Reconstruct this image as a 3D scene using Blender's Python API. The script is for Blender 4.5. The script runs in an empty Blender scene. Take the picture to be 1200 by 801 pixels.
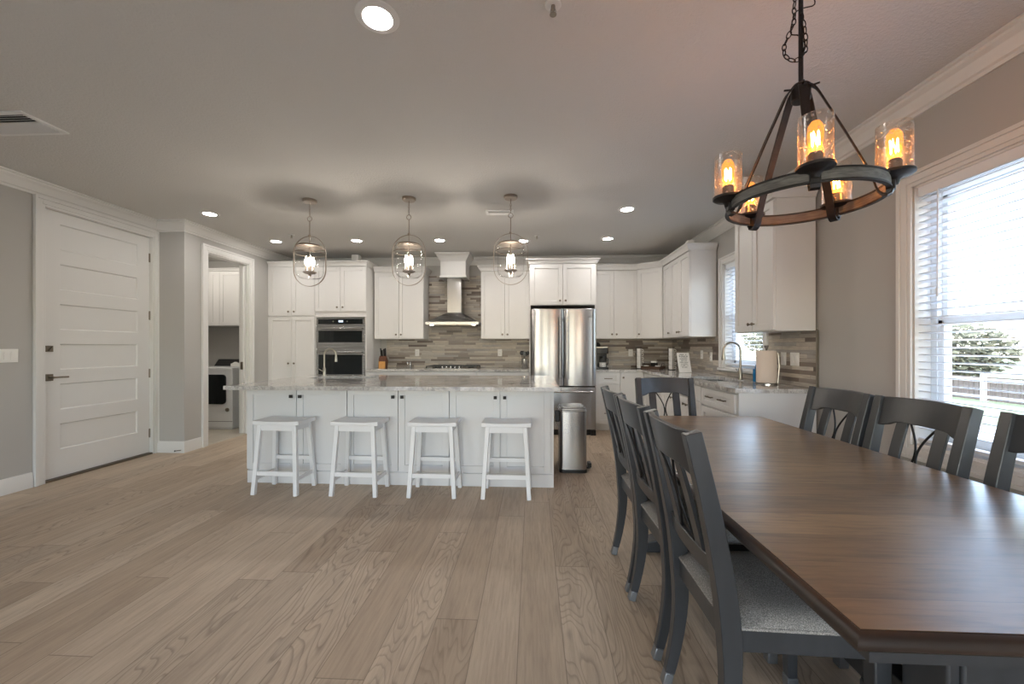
import bpy, math, random
from math import sin, cos, pi, radians as R, sqrt, atan2
from mathutils import Vector, Matrix
random.seed(7)
sc = bpy.context.scene
C = sc.collection

# ------------------------------------------------------------------ colours
def lin(c):
    c = c / 255.0
    return c / 12.92 if c <= 0.04045 else ((c + 0.055) / 1.055) ** 2.4
def rgb(r, g, b): return (lin(r), lin(g), lin(b), 1.0)

# ------------------------------------------------------------------ node helpers
class NT:
    def __init__(s, name):
        s.m = bpy.data.materials.new(name); s.m.use_nodes = True
        s.t = s.m.node_tree; s.n = s.t.nodes; s.l = s.t.links
        s.n.clear()
        s.out = s.n.new('ShaderNodeOutputMaterial')
    def node(s, typ, **kw):
        x = s.n.new(typ)
        for k, v in kw.items(): setattr(x, k, v)
        return x
    def put(s, sock, v):
        if hasattr(v, 'is_linked') or isinstance(v, bpy.types.NodeSocket): s.l.new(v, sock)
        else: sock.default_value = v
    def bsdf(s, **kw):
        b = s.n.new('ShaderNodeBsdfPrincipled')
        for k, v in kw.items(): s.put(b.inputs[k.replace('_', ' ')], v)
        s.l.new(b.outputs[0], s.out.inputs[0]); return b
    def math(s, op, a, b=0.0, c=None):
        x = s.node('ShaderNodeMath', operation=op)
        s.put(x.inputs[0], a); s.put(x.inputs[1], b)
        if c is not None: s.put(x.inputs[2], c)
        return x.outputs[0]
    def coords(s):
        tc = s.node('ShaderNodeTexCoord'); sp = s.node('ShaderNodeSeparateXYZ')
        s.l.new(tc.outputs['Object'], sp.inputs[0]); return tc.outputs['Object'], sp.outputs[0], sp.outputs[1], sp.outputs[2]
    def comb(s, x, y, z):
        c = s.node('ShaderNodeCombineXYZ'); s.put(c.inputs[0], x); s.put(c.inputs[1], y); s.put(c.inputs[2], z); return c.outputs[0]
    def noise(s, vec, scale, detail=3.0, rough=0.5, dist=0.0):
        x = s.node('ShaderNodeTexNoise'); s.put(x.inputs['Vector'], vec)
        x.inputs['Scale'].default_value = scale; x.inputs['Detail'].default_value = detail
        x.inputs['Roughness'].default_value = rough; x.inputs['Distortion'].default_value = dist
        return x.outputs['Fac']
    def white(s, vec, out='Value'):
        x = s.node('ShaderNodeTexWhiteNoise', noise_dimensions='3D'); s.put(x.inputs['Vector'], vec); return x.outputs[out]
    def ramp(s, fac, stops, interp='LINEAR'):
        x = s.node('ShaderNodeValToRGB'); x.color_ramp.interpolation = interp
        e = x.color_ramp.elements
        while len(e) < len(stops): e.new(0.5)
        for i, (p, c) in enumerate(stops):
            e[i].position = p; e[i].color = c if hasattr(c, '__len__') else (c, c, c, 1)
        s.put(x.inputs[0], fac); return x.outputs[0]
    def mix(s, fac, a, b, mode='MIX'):
        x = s.node('ShaderNodeMix', data_type='RGBA', blend_type=mode)
        s.put(x.inputs[0], fac); s.put(x.inputs[6], a); s.put(x.inputs[7], b); return x.outputs[2]
    def bump(s, h, strength=0.2, dist=0.01):
        x = s.node('ShaderNodeBump'); s.put(x.inputs['Height'], h)
        x.inputs['Strength'].default_value = strength; x.inputs['Distance'].default_value = dist
        return x.outputs[0]

def simple(name, col, rough=0.5, metal=0.0, nscale=0, nbump=0.0, nvar=0.0, coat=0.0, stretch=(1, 1, 1)):
    t = NT(name); v, x, y, z = t.coords()
    base = col
    kw = dict(Roughness=rough, Metallic=metal)
    if nscale:
        vv = t.comb(t.math('MULTIPLY', x, stretch[0]), t.math('MULTIPLY', y, stretch[1]), t.math('MULTIPLY', z, stretch[2]))
        n = t.noise(vv, nscale, 4.0, 0.6)
        if nvar:
            d = tuple(max(0.0, c * (1 - nvar)) for c in col[:3]) + (1,)
            l = tuple(min(1.0, c * (1 + nvar)) for c in col[:3]) + (1,)
            base = t.ramp(n, [(0.3, d), (0.7, l)])
        if nbump: kw['Normal'] = t.bump(n, nbump, 0.002)
    b = t.bsdf(Base_Color=base, **kw)
    if coat: b.inputs['Coat Weight'].default_value = coat; b.inputs['Coat Roughness'].default_value = 0.15
    return t.m

def emit(name, col, strength):
    t = NT(name); e = t.node('ShaderNodeEmission'); e.inputs[0].default_value = col; e.inputs[1].default_value = strength
    t.l.new(e.outputs[0], t.out.inputs[0]); return t.m

def thin_glass(name, tint=(1, 1, 1, 1), boost=1.0, seeds=0.0, base=0.0):
    t = NT(name); tr = t.node('ShaderNodeBsdfTransparent'); tr.inputs[0].default_value = tint
    gl = t.node('ShaderNodeBsdfGlossy'); gl.inputs['Roughness'].default_value = 0.04
    lw = t.node('ShaderNodeLayerWeight'); lw.inputs[0].default_value = 0.5
    fr = t.math('MULTIPLY_ADD', t.math('POWER', lw.outputs['Facing'], 5.0), 0.92, 0.035)
    f = t.math('MULTIPLY_ADD', fr, boost, base)
    if seeds:
        v, x, y, z = t.coords()
        vo = t.node('ShaderNodeTexVoronoi'); vo.inputs['Scale'].default_value = 62; t.l.new(v, vo.inputs['Vector'])
        sd = t.ramp(vo.outputs['Distance'], [(0.0, 1.0), (0.28, 0.9), (0.36, 0.0)])
        bw = t.node('ShaderNodeRGBToBW'); t.l.new(sd, bw.inputs[0])
        sel = t.math('MULTIPLY', bw.outputs[0], seeds)
        f = t.math('ADD', f, sel)
        bn = t.bump(bw.outputs[0], 0.8, 0.002); t.l.new(bn, gl.inputs['Normal'])
        gl.inputs['Roughness'].default_value = 0.25
    f = t.math('MINIMUM', f, 1.0)
    mx = t.node('ShaderNodeMixShader'); t.l.new(f, mx.inputs[0]); t.l.new(tr.outputs[0], mx.inputs[1]); t.l.new(gl.outputs[0], mx.inputs[2])
    t.l.new(mx.outputs[0], t.out.inputs[0]); return t.m

# ------------------------------------------------------------------ materials
M = {}
M['wall'] = simple('wall_paint', rgb(181, 179, 175), 0.75, nscale=260, nbump=0.12)
M['ceiling'] = None
def mk_ceiling():
    t = NT('ceiling_texture_paint'); v, x, y, z = t.coords()
    n1 = t.noise(v, 62, 5.0, 0.62); n2 = t.noise(v, 130, 3.0, 0.6)
    h = t.math('ADD', t.ramp(n1, [(0.42, 0.0), (0.6, 1.0)]), t.math('MULTIPLY', n2, 0.5))
    t.bsdf(Base_Color=rgb(208, 206, 202), Roughness=0.9, Normal=t.bump(h, 0.32, 0.005))
    return t.m
M['ceiling'] = mk_ceiling()
M['trim'] = simple('white_trim_paint', rgb(222, 221, 218), 0.38)
M['cab'] = simple('white_cabinet_paint', rgb(223, 222, 220), 0.34)
M['isl'] = simple('white_island_paint', rgb(220, 221, 222), 0.36)
M['stool'] = simple('white_stool_paint', rgb(236, 238, 240), 0.38, nscale=60, nbump=0.05)
M['dark'] = simple('shadow_gap_and_part_black', rgb(20, 20, 22), 0.6)  # shade of vent, slots and seam painted black; refrigerator parts are black themselves
M['black'] = simple('black_plastic', rgb(22, 22, 24), 0.35)
M['blackglass'] = simple('black_appliance_glass', rgb(14, 20, 22), 0.06)
M['nickel'] = simple('brushed_nickel', rgb(168, 162, 150), 0.3, 1.0, nscale=80, nbump=0.05)
M['bronze'] = simple('aged_nickel_hardware', rgb(128, 120, 108), 0.36, 0.9)
M['brass'] = simple('antique_nickel_pendant', rgb(172, 160, 148), 0.32, 1.0)
M['iron'] = simple('dark_iron', rgb(44, 42, 43), 0.5, 0.5, nscale=50, nbump=0.15, nvar=0.25)
M['weath'] = simple('weathered_grey_band', rgb(104, 103, 100), 0.6, 0.15, nscale=22, nbump=0.2, nvar=0.4, stretch=(1, 1, 8))
M['chain'] = simple('chain_bronze', rgb(52, 44, 40), 0.45, 0.8)
M['chair'] = simple('charcoal_chair_paint', rgb(56, 58, 61), 0.30, nscale=16, nbump=0.12, nvar=0.14, stretch=(1, 1, 0.15))
M['cap'] = simple('pewter_foot_cap', rgb(128, 130, 132), 0.38, 0.6, nscale=120, nbump=0.3)
M['chairiron'] = simple('black_iron_scroll', rgb(26, 26, 28), 0.45, 0.4)
M['blind'] = simple('white_blind_slat', rgb(226, 230, 234), 0.4)
M['vinyl'] = simple('white_vinyl_frame', rgb(225, 230, 233), 0.35)
M['glass'] = thin_glass('window_glass')
M['jar'] = thin_glass('clear_jar_glass', boost=1.1, base=0.015)
M['seed'] = thin_glass('seeded_shade_glass', tint=(1, .97, .94, 1), boost=1.3, seeds=0.32, base=0.06)
M['plate'] = simple('white_switch_plate', rgb(235, 234, 230), 0.35)
M['wooden'] = simple('beech_knife_block', rgb(206, 150, 84), 0.45, nscale=30, nvar=0.2, stretch=(1, 1, 8))
M['walnutd'] = simple('dark_wood_block', rgb(96, 58, 38), 0.45, nscale=30, nvar=0.3, stretch=(1, 1, 8))
M['paper'] = simple('paper_towel_sheet', rgb(226, 212, 200), 0.9, nscale=140, nbump=0.3)
M['china'] = simple('white_china', rgb(232, 230, 226), 0.2)
M['bluebottle'] = simple('blue_liquid_bottle', rgb(20, 120, 180), 0.2)
M['ink'] = simple('dark_lettering', rgb(60, 62, 62), 0.7)
M['amber'] = simple('tray_walnut', rgb(84, 62, 48), 0.5)
M['white_app'] = simple('white_appliance_enamel', rgb(230, 232, 233), 0.22)
M['bulb'] = emit('warm_filament_glow', (1.0, 0.40, 0.10, 1), 260)
def mk_bulbglass():
    t = NT('glowing_amber_bulb_glass'); tr = t.node('ShaderNodeBsdfTransparent'); tr.inputs[0].default_value = (1, .8, .55, 1)
    e = t.node('ShaderNodeEmission'); e.inputs[0].default_value = (1.0, .33, .05, 1); e.inputs[1].default_value = 2.2
    mx = t.node('ShaderNodeMixShader'); mx.inputs[0].default_value = .35
    t.l.new(tr.outputs[0], mx.inputs[1]); t.l.new(e.outputs[0], mx.inputs[2]); t.l.new(mx.outputs[0], t.out.inputs[0]); return t.m
M['bulbglass'] = mk_bulbglass()
M['candle'] = emit('pendant_bulb_glow', (1.0, 0.90, 0.78, 1), 150)
M['down'] = emit('downlight_diffuser_glow', (1.0, 0.95, 0.90, 1), 105)
M['hoodlamp'] = emit('hood_lamp_glow', (1.0, 0.95, 0.88, 1), 8)
M['led'] = emit('oven_display_glow', (0.7, 0.85, 1.0, 1), 1.2)

def mk_steel(name, axis='z', rough=0.22):
    t = NT(name); v, x, y, z = t.coords()
    if axis == 'z': vv = t.comb(t.math('MULTIPLY', x, 260), t.math('MULTIPLY', y, 260), t.math('MULTIPLY', z, 2.0))
    else: vv = t.comb(t.math('MULTIPLY', x, 2), t.math('MULTIPLY', y, 2), t.math('MULTIPLY', z, 260))
    n = t.noise(vv, 1.0, 2.0, 0.5)
    r = t.math('MULTIPLY_ADD', n, 0.14, rough - 0.07)
    if axis == 'z':
        b = t.bsdf(Base_Color=rgb(166, 165, 165), Metallic=1.0, Roughness=t.math('MULTIPLY_ADD', n, 0.06, rough), Anisotropic=0.85)
        tg = t.node('ShaderNodeTangent', direction_type='RADIAL', axis='Z'); t.l.new(tg.outputs[0], b.inputs['Tangent'])
        b.inputs['Anisotropic Rotation'].default_value = 0.25
    else: b = t.bsdf(Base_Color=rgb(172, 171, 170), Metallic=1.0, Roughness=r, Normal=t.bump(n, 0.04, 0.001))
    return t.m
M['steel'] = mk_steel('brushed_steel_vertical'); M['steelh'] = mk_steel('brushed_steel_level', 'x', 0.26)

def mk_floor():
    t = NT('oak_plank_floor'); v, x, y, z = t.coords()
    W, L = 0.19, 1.9
    u = t.math('DIVIDE', t.math('ADD', x, 0.06), W); row = t.math('FLOOR', u); fu = t.math('FRACT', u)
    rr = t.white(t.comb(row, 3.3, 1.7))
    w = t.math('ADD', t.math('DIVIDE', y, L), t.math('MULTIPLY', rr, 7.31)); til = t.math('FLOOR', w); fw = t.math('FRACT', w)
    idc = t.comb(row, til, 0.5); r1 = t.white(idc); idc2 = t.comb(til, row, 9.5); r2 = t.white(idc2)
    # long grain
    off = t.math('MULTIPLY', r1, 40.0)
    g = t.comb(t.math('ADD', t.math('MULTIPLY', x, 1.0), off), t.math('MULTIPLY', y, 0.06), off)
    grain = t.noise(g, 75, 5.0, 0.65)
    gm = t.comb(t.math('ADD', x, off), t.math('MULTIPLY', y, 0.16), r2)
    broad = t.noise(gm, 9, 4.0, 0.6, 0.6)
    # cathedral lines: contours of a stretched noise field
    cf = t.noise(t.comb(t.math('ADD', x, t.math('MULTIPLY', r2, 30.0)), t.math('MULTIPLY', y, 0.17), 3.0), 5.0, 2.5, 0.45, 0.35)
    ring = t.math('FRACT', t.math('MULTIPLY', cf, 26.0))
    line = t.ramp(ring, [(0.0, 1.0), (0.20, 0.25), (0.36, 0.0), (0.90, 0.0), (1.0, 1.0)])
    lw = t.node('ShaderNodeRGBToBW'); t.l.new(line, lw.inputs[0])
    amt = t.math('MULTIPLY', lw.outputs[0], t.math('MULTIPLY_ADD', t.ramp(t.white(t.comb(row, til, 4.2)), [(0.45, 0.08), (0.85, 1.0)]), 0.5, 0.0))
    base = t.ramp(r1, [(0.0, rgb(180, 160, 137)), (0.3, rgb(190, 171, 148)), (0.6, rgb(197, 178, 155)), (0.88, rgb(205, 187, 164)), (1.0, rgb(178, 161, 141))])
    c = t.mix(t.math('MULTIPLY', t.ramp(broad, [(0.35, 0.0), (0.72, 1.0)]), 0.34), base, rgb(132, 112, 95))
    c = t.mix(t.math('MULTIPLY', t.ramp(grain, [(0.42, 0.0), (0.75, 1.0)]), 0.4), c, rgb(128, 108, 92))
    c = t.mix(amt, c, rgb(108, 90, 76))
    kn = t.node('ShaderNodeTexVoronoi'); kn.inputs['Scale'].default_value = 1.0
    t.l.new(t.comb(t.math('MULTIPLY', x, 1.9), t.math('MULTIPLY', y, 1.1), 0.0), kn.inputs['Vector'])
    kf = t.ramp(kn.outputs['Distance'], [(0.0, 1.0), (0.022, 0.7), (0.06, 0.0)])
    kb = t.node('ShaderNodeRGBToBW'); t.l.new(kf, kb.inputs[0])
    c = t.mix(t.math('MULTIPLY', kb.outputs[0], 0.6), c, rgb(88, 76, 70))
    # seams
    e1 = t.math('MINIMUM', fu, t.math('SUBTRACT', 1.0, fu)); s1 = t.math('LESS_THAN', e1, 0.009)
    e2 = t.math('MINIMUM', fw, t.math('SUBTRACT', 1.0, fw)); s2 = t.math('LESS_THAN', e2, 0.0011)
    sm = t.math('MAXIMUM', s1, s2)
    c = t.mix(t.math('MULTIPLY', sm, 0.55), c, rgb(92, 78, 66))
    hgt = t.math('SUBTRACT', t.math('MULTIPLY', grain, 0.4), t.math('ADD', sm, t.math('MULTIPLY', amt, 0.5)))
    t.bsdf(Base_Color=c, Roughness=t.math('MULTIPLY_ADD', grain, 0.16, 0.40), Normal=t.bump(hgt, 0.25, 0.002))
    return t.m
M['floor'] = mk_floor()

def mk_mosaic():
    t = NT('linear_stone_mosaic'); v, x, y, z = t.coords()
    u = t.math('ADD', x, y)
    row = t.math('FLOOR', t.math('DIVIDE', z, 0.034)); fz = t.math('FRACT', t.math('DIVIDE', z, 0.034))
    ln = t.math('MULTIPLY_ADD', t.white(t.comb(row, 1.1, 5.0)), 0.20, 0.22)
    w = t.math('ADD', t.math('DIVIDE', u, ln), t.math('MULTIPLY', t.white(t.comb(row, 7.7, 2.0)), 11.0))
    til = t.math('FLOOR', w); fw = t.math('FRACT', w)
    r1 = t.white(t.comb(row, til, 2.5))
    st = t.noise(t.comb(t.math('MULTIPLY', u, 1.0), r1, t.math('MULTIPLY', z, 9.0)), 9, 4.0, 0.6)
    base = t.ramp(r1, [(0.0, rgb(86, 72, 64)), (0.14, rgb(118, 104, 94)), (0.28, rgb(156, 146, 136)), (0.45, rgb(186, 178, 166)),
                       (0.66, rgb(204, 194, 178)), (0.84, rgb(168, 164, 160)), (1.0, rgb(216, 208, 194))])
    c = t.mix(t.math('MULTIPLY', t.ramp(st, [(0.4, 0.0), (0.7, 1.0)]), 0.4), base, rgb(112, 102, 94))
    e = t.math('MINIMUM', fz, t.math('SUBTRACT', 1.0, fz)); s1 = t.math('LESS_THAN', e, 0.035)
    e2 = t.math('MINIMUM', fw, t.math('SUBTRACT', 1.0, fw)); s2 = t.math('LESS_THAN', e2, 0.004)
    sm = t.math('MAXIMUM', s1, s2)
    c = t.mix(t.math('MULTIPLY', sm, 0.5), c, rgb(80, 72, 66))
    h = t.math('SUBTRACT', t.math('MULTIPLY', r1, 0.8), sm)
    t.bsdf(Base_Color=c, Roughness=t.math('MULTIPLY_ADD', r1, 0.3, 0.28), Normal=t.bump(h, 0.4, 0.003))
    return t.m
M['mosaic'] = mk_mosaic()

def mk_granite():
    t = NT('grey_white_granite'); v, x, y, z = t.coords()
    d = t.noise(v, 2.2, 4.0, 0.6, 1.2)
    vein = t.noise(t.comb(t.math('ADD', t.math('MULTIPLY', x, 1.0), t.math('MULTIPLY', d, 1.2)), t.math('MULTIPLY', y, 1.8), z), 5.0, 6.0, 0.7, 0.8)
    c = t.ramp(vein, [(0.26, rgb(120, 118, 118)), (0.42, rgb(168, 165, 162)), (0.52, rgb(202, 200, 196)), (0.64, rgb(222, 220, 216)), (0.8, rgb(172, 162, 152))])
    sp = t.noise(v, 130, 3.0, 0.7)
    c = t.mix(t.math('MULTIPLY', t.ramp(sp, [(0.56, 0.0), (0.68, 1.0)]), 0.6), c, rgb(84, 84, 88))
    sp2 = t.noise(v, 45, 4.0, 0.7)
    c = t.mix(t.math('MULTIPLY', t.ramp(sp2, [(0.5, 0.0), (0.7, 1.0)]), 0.5), c, rgb(126, 126, 130))
    t.bsdf(Base_Color=c, Roughness=0.07)
    return t.m
M['granite'] = mk_granite()

def mk_table(name, dark=False):
    t = NT(name); v, x, y, z = t.coords()
    row = t.math('FLOOR', t.math('DIVIDE', y, 0.135)); fr = t.math('FRACT', t.math('DIVIDE', y, 0.135))
    r1 = t.white(t.comb(row, 2.0, 2.0))
    g = t.noise(t.comb(t.math('ADD', t.math('MULTIPLY', x, 0.10), t.math('MULTIPLY', r1, 5.0)), y, t.math('MULTIPLY', z, 1.0)), 60, 5.0, 0.62, 0.3)
    b2 = t.noise(t.comb(t.math('ADD', t.math('MULTIPLY', x, 0.3), t.math('MULTIPLY', r1, 9.0)), y, z), 7, 4.0, 0.6, 0.6)
    if dark: base = t.ramp(b2, [(0.3, rgb(34, 27, 24)), (0.7, rgb(52, 40, 33))])
    else:
        base = t.ramp(r1, [(0.0, rgb(130, 99, 66)), (0.5, rgb(144, 112, 76)), (1.0, rgb(158, 124, 86))])
        base = t.mix(t.math('MULTIPLY', t.ramp(b2, [(0.35, 0.0), (0.7, 1.0)]), 0.5), base, rgb(76, 54, 38))
    c = t.mix(t.math('MULTIPLY', t.ramp(g, [(0.45, 0.0), (0.75, 1.0)]), 0.5), base, rgb(56, 40, 30))
    sm = t.math('LESS_THAN', t.math('MINIMUM', fr, t.math('SUBTRACT', 1.0, fr)), 0.006)
    if not dark: c = t.mix(t.math('MULTIPLY', sm, 0.5), c, rgb(48, 34, 26))
    b = t.bsdf(Base_Color=c, Roughness=t.math('MULTIPLY_ADD', g, 0.12, 0.27), Normal=t.bump(g, 0.06, 0.001))
    if not dark: b.inputs['Coat Weight'].default_value = 1.0; b.inputs['Coat Roughness'].default_value = 0.27
    return t.m
M['table'] = mk_table('walnut_table_boards'); M['tabedge'] = mk_table('dark_walnut_edge', True)

def mk_fabric():
    t = NT('grey_tweed_fabric'); v, x, y, z = t.coords()
    n = t.noise(v, 420, 2.0, 0.7); n2 = t.noise(v, 160, 3.0, 0.6)
    c = t.ramp(n, [(0.36, rgb(104, 102, 100)), (0.5, rgb(142, 139, 135)), (0.64, rgb(186, 182, 176))])
    t.bsdf(Base_Color=c, Roughness=0.95, Normal=t.bump(t.math('ADD', n, n2), 0.6, 0.002))
    return t.m
M['fabric'] = mk_fabric()
def mk_tile():
    t = NT('laundry_floor_tile'); v, x, y, z = t.coords()
    br = t.node('ShaderNodeTexBrick'); t.l.new(v, br.inputs['Vector']); br.offset = 0.5
    br.inputs['Color1'].default_value = rgb(196, 188, 174); br.inputs['Color2'].default_value = rgb(186, 178, 164); br.inputs['Mortar'].default_value = rgb(150, 144, 134)
    br.inputs['Scale'].default_value = 1.0; br.inputs['Brick Width'].default_value = 0.6; br.inputs['Row Height'].default_value = 0.3; br.inputs['Mortar Size'].default_value = 0.003
    t.bsdf(Base_Color=br.outputs[0], Roughness=0.4); return t.m
M['tile'] = mk_tile()
M['grass'] = simple('lawn_grass', rgb(122, 132, 96), 0.95, nscale=30, nbump=0.6, nvar=0.35)
M['leaf'] = simple('dry_olive_foliage', rgb(98, 98, 76), 0.8, nscale=9, nvar=0.4)
M['bark'] = simple('grey_bark', rgb(110, 98, 86), 0.9, nscale=18, nbump=0.6, nvar=0.3)
M['fence'] = simple('brown_fence_boards', rgb(104, 90, 80), 0.8, nscale=14, nvar=0.3, stretch=(1, 1, .2))
M['stucco'] = simple('white_stucco', rgb(226, 226, 222), 0.9, nscale=90, nbump=0.4)
M['concrete'] = simple('pale_concrete', rgb(205, 200, 192), 0.9, nscale=20, nvar=0.06)
M['roofdark'] = simple('grey_shingle', rgb(112, 106, 102), 0.9, nscale=60, nvar=0.25)

# ------------------------------------------------------------------ mesh builder
class MB:
    def __init__(s): s.v = []; s.f = []; s.mi = []; s.cur = 0
    def mat(s, i): s.cur = i; return s
    def add(s, vs, fs, T=None):
        b = len(s.v)
        for p in vs:
            p = Vector(p)
            if T is not None: p = T @ p
            s.v.append(p)
        for f in fs: s.f.append([b + i for i in f]); s.mi.append(s.cur)
        return s
    def box(s, x0, x1, y0, y1, z0, z1, T=None):
        vs = [(x0, y0, z0), (x1, y0, z0), (x1, y1, z0), (x0, y1, z0), (x0, y0, z1), (x1, y0, z1), (x1, y1, z1), (x0, y1, z1)]
        return s.add(vs, [(0, 3, 2, 1), (4, 5, 6, 7), (0, 1, 5, 4), (1, 2, 6, 5), (2, 3, 7, 6), (3, 0, 4, 7)], T)
    def rbox(s, x0, x1, y0, y1, z0, z1, r, n=4, T=None):
        """box with vertical edges rounded"""
        pts = []
        for cx, cy, a0 in ((x1 - r, y1 - r, 0), (x0 + r, y1 - r, 90), (x0 + r, y0 + r, 180), (x1 - r, y0 + r, 270)):
            for k in range(n + 1):
                a = R(a0 + 90 * k / n); pts.append((cx + r * cos(a), cy + r * sin(a)))
        return s.prism(pts, z0, z1, T=T)
    def prism(s, pts, z0, z1, T=None, axis='z'):
        """polygon (ccw) extruded; axis z: (x,y) ; x: (y,z) ; y: (x,z)"""
        n = len(pts)
        def P(p, h):
            if axis == 'z': return (p[0], p[1], h)
            if axis == 'x': return (h, p[0], p[1])
            return (p[0], h, p[1])
        vs = [P(p, z0) for p in pts] + [P(p, z1) for p in pts]
        fs = [tuple(range(n - 1, -1, -1)), tuple(range(n, 2 * n))] + [(i, (i + 1) % n, n + (i + 1) % n, n + i) for i in range(n)]
        if axis == 'y': fs = [tuple(reversed(f)) for f in fs]
        return s.add(vs, fs, T)
    def beam(s, a, b, w, h, up=(0, 0, 1), w2=None, h2=None, T=None):
        """tapered rectangular bar from a to b; w across, h along up"""
        a = Vector(a); b = Vector(b); d = (b - a).normalized(); up = Vector(up)
        sx = d.cross(up).normalized(); uy = sx.cross(d).normalized()
        w2 = w if w2 is None else w2; h2 = h if h2 is None else h2
        vs = []
        for p, ww, hh in ((a, w, h), (b, w2, h2)):
            for i, j in ((-1, -1), (1, -1), (1, 1), (-1, 1)): vs.append(p + sx * ww / 2 * i + uy * hh / 2 * j)
        return s.add(vs, [(0, 3, 2, 1), (4, 5, 6, 7), (0, 1, 5, 4), (1, 2, 6, 5), (2, 3, 7, 6), (3, 0, 4, 7)], T)
    def sweep(s, pts, prof, side, closed=False, T=None, scales=None):
        """sweep profile [(a,b)] along pts; side = fixed vector giving profile a axis; b axis = side x tangent"""
        pts = [Vector(p) for p in pts]; n = len(pts); m = len(prof); vs = []; sd = Vector(side).normalized()
        for i, p in enumerate(pts):
            if closed: d = pts[(i + 1) % n] - pts[i - 1]
            else: d = pts[min(i + 1, n - 1)] - pts[max(i - 1, 0)]
            d.normalize(); bb = sd.cross(d).normalized(); aa = d.cross(bb).normalized() 
            k = scales[i] if scales else 1.0
            for a, b in prof: vs.append(p + aa * a * k + bb * b * k)
        fs = []
        for i in range(n if closed else n - 1):
            j = (i + 1) % n
            for k in range(m): fs.append((i * m + k, i * m + (k + 1) % m, j * m + (k + 1) % m, j * m + k))
        if not closed: fs.append(tuple(range(m - 1, -1, -1))); fs.append(tuple(range((n - 1) * m, n * m)))
        return s.add(vs, fs, T)
    def tube(s, pts, r, n=8, closed=False, T=None):
        pts = [Vector(p) for p in pts]; N = len(pts); rs = r if hasattr(r, '__len__') else [r] * N
        vs = []; prev = None
        for i, p in enumerate(pts):
            if closed: d = pts[(i + 1) % N] - pts[i - 1]
            else: d = pts[min(i + 1, N - 1)] - pts[max(i - 1, 0)]
            d.normalize()
            if prev is None:
                q = Vector((0, 0, 1)) if abs(d.z) < 0.9 else Vector((1, 0, 0)); q = (q - d * q.dot(d)).normalized()
            else: q = (prev - d * prev.dot(d)).normalized()
            prev = q; w = d.cross(q)
            for k in range(n): a = 2 * pi * k / n; vs.append(p + q * cos(a) * rs[i] + w * sin(a) * rs[i])
        fs = []
        for i in range(N if closed else N - 1):
            j = (i + 1) % N
            for k in range(n): fs.append((i * n + k, i * n + (k + 1) % n, j * n + (k + 1) % n, j * n + k))
        if not closed: fs.append(tuple(range(n - 1, -1, -1))); fs.append(tuple(range((N - 1) * n, N * n)))
        return s.add(vs, fs, T)
    def lathe(s, prof, c=(0, 0, 0), n=24, T=None, cap=True):
        """prof [(r,z)] bottom->top (outside)"""
        vs = []; m = len(prof); cx, cy, cz = c
        for r, z in prof:
            for k in range(n): a = 2 * pi * k / n; vs.append((cx + r * cos(a), cy + r * sin(a), cz + z))
        fs = []
        for i in range(m - 1):
            for k in range(n): fs.append((i * n + k, i * n + (k + 1) % n, (i + 1) * n + (k + 1) % n, (i + 1) * n + k))
        if cap: fs.append(tuple(range(n - 1, -1, -1))); fs.append(tuple(range((m - 1) * n, m * n)))
        return s.add(vs, fs, T)
    def ball(s, c, rx, ry=None, rz=None, n=12, T=None):
        ry = rx if ry is None else ry; rz = rx if rz is None else rz
        prof = [(sin(pi * i / (n // 2)), -cos(pi * i / (n // 2))) for i in range(n // 2 + 1)]
        prof[0] = (0.001, -1); prof[-1] = (0.001, 1)
        S = Matrix.Translation(c) @ Matrix.Diagonal((rx, ry, rz, 1))
        if T is not None: S = T @ S
        return s.lathe(prof, n=n, T=S)
    def mitre(s, path, prof, T=None, closed=False):
        """horizontal moulding: path [(x,y)], interior on the LEFT of travel; prof [(inward offset, z)]"""
        n = len(path); m = len(prof); vs = []
        P = [Vector((p[0], p[1])) for p in path]
        for i in range(n):
            if closed: a = (P[i] - P[i - 1]).normalized(); b = (P[(i + 1) % n] - P[i]).normalized()
            else:
                a = (P[i] - P[i - 1]).normalized() if i else None
                b = (P[i + 1] - P[i]).normalized() if i < n - 1 else None
                a = b if a is None else a; b = a if b is None else b
            na = Vector((-a.y, a.x)); nb = Vector((-b.y, b.x)); k = 1 + na.dot(nb)
            d = (na + nb) / max(k, 0.2)
            for o, z in prof: q = P[i] + d * o; vs.append((q.x, q.y, z))
        fs = []
        for i in range(n if closed else n - 1):
            j = (i + 1) % n
            for k in range(m): fs.append((i * m + k, i * m + (k + 1) % m, j * m + (k + 1) % m, j * m + k))
        if not closed: fs.append(tuple(range(m - 1, -1, -1))); fs.append(tuple(range((n - 1) * m, n * m)))
        return s.add(vs, fs, T)
    def build(s, name, mats, parent=None, bevel=0.0, seg=2, ang=35, loc=None):
        me = bpy.data.meshes.new(name); me.from_pydata([tuple(v) for v in s.v], [], s.f)
        if not isinstance(mats, (list, tuple)): mats = [mats]
        for m in mats: me.materials.append(M[m] if isinstance(m, str) else m)
        for p, i in zip(me.polygons, s.mi): p.material_index = i
        import bmesh
        bm = bmesh.new(); bm.from_mesh(me); bmesh.ops.recalc_face_normals(bm, faces=bm.faces); bm.to_mesh(me); bm.free()
        me.polygons.foreach_set('use_smooth', [True] * len(me.polygons)); me.set_sharp_from_angle(angle=R(ang))
        o = bpy.data.objects.new(name, me); C.objects.link(o)
        if parent is not None: o.parent = parent
        if loc is not None: o.location = loc
        if bevel:
            b = o.modifiers.new('bevel', 'BEVEL'); b.width = bevel; b.segments = seg; b.limit_method = 'ANGLE'; b.angle_limit = R(40)
            b.harden_normals = False
        return o

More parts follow.
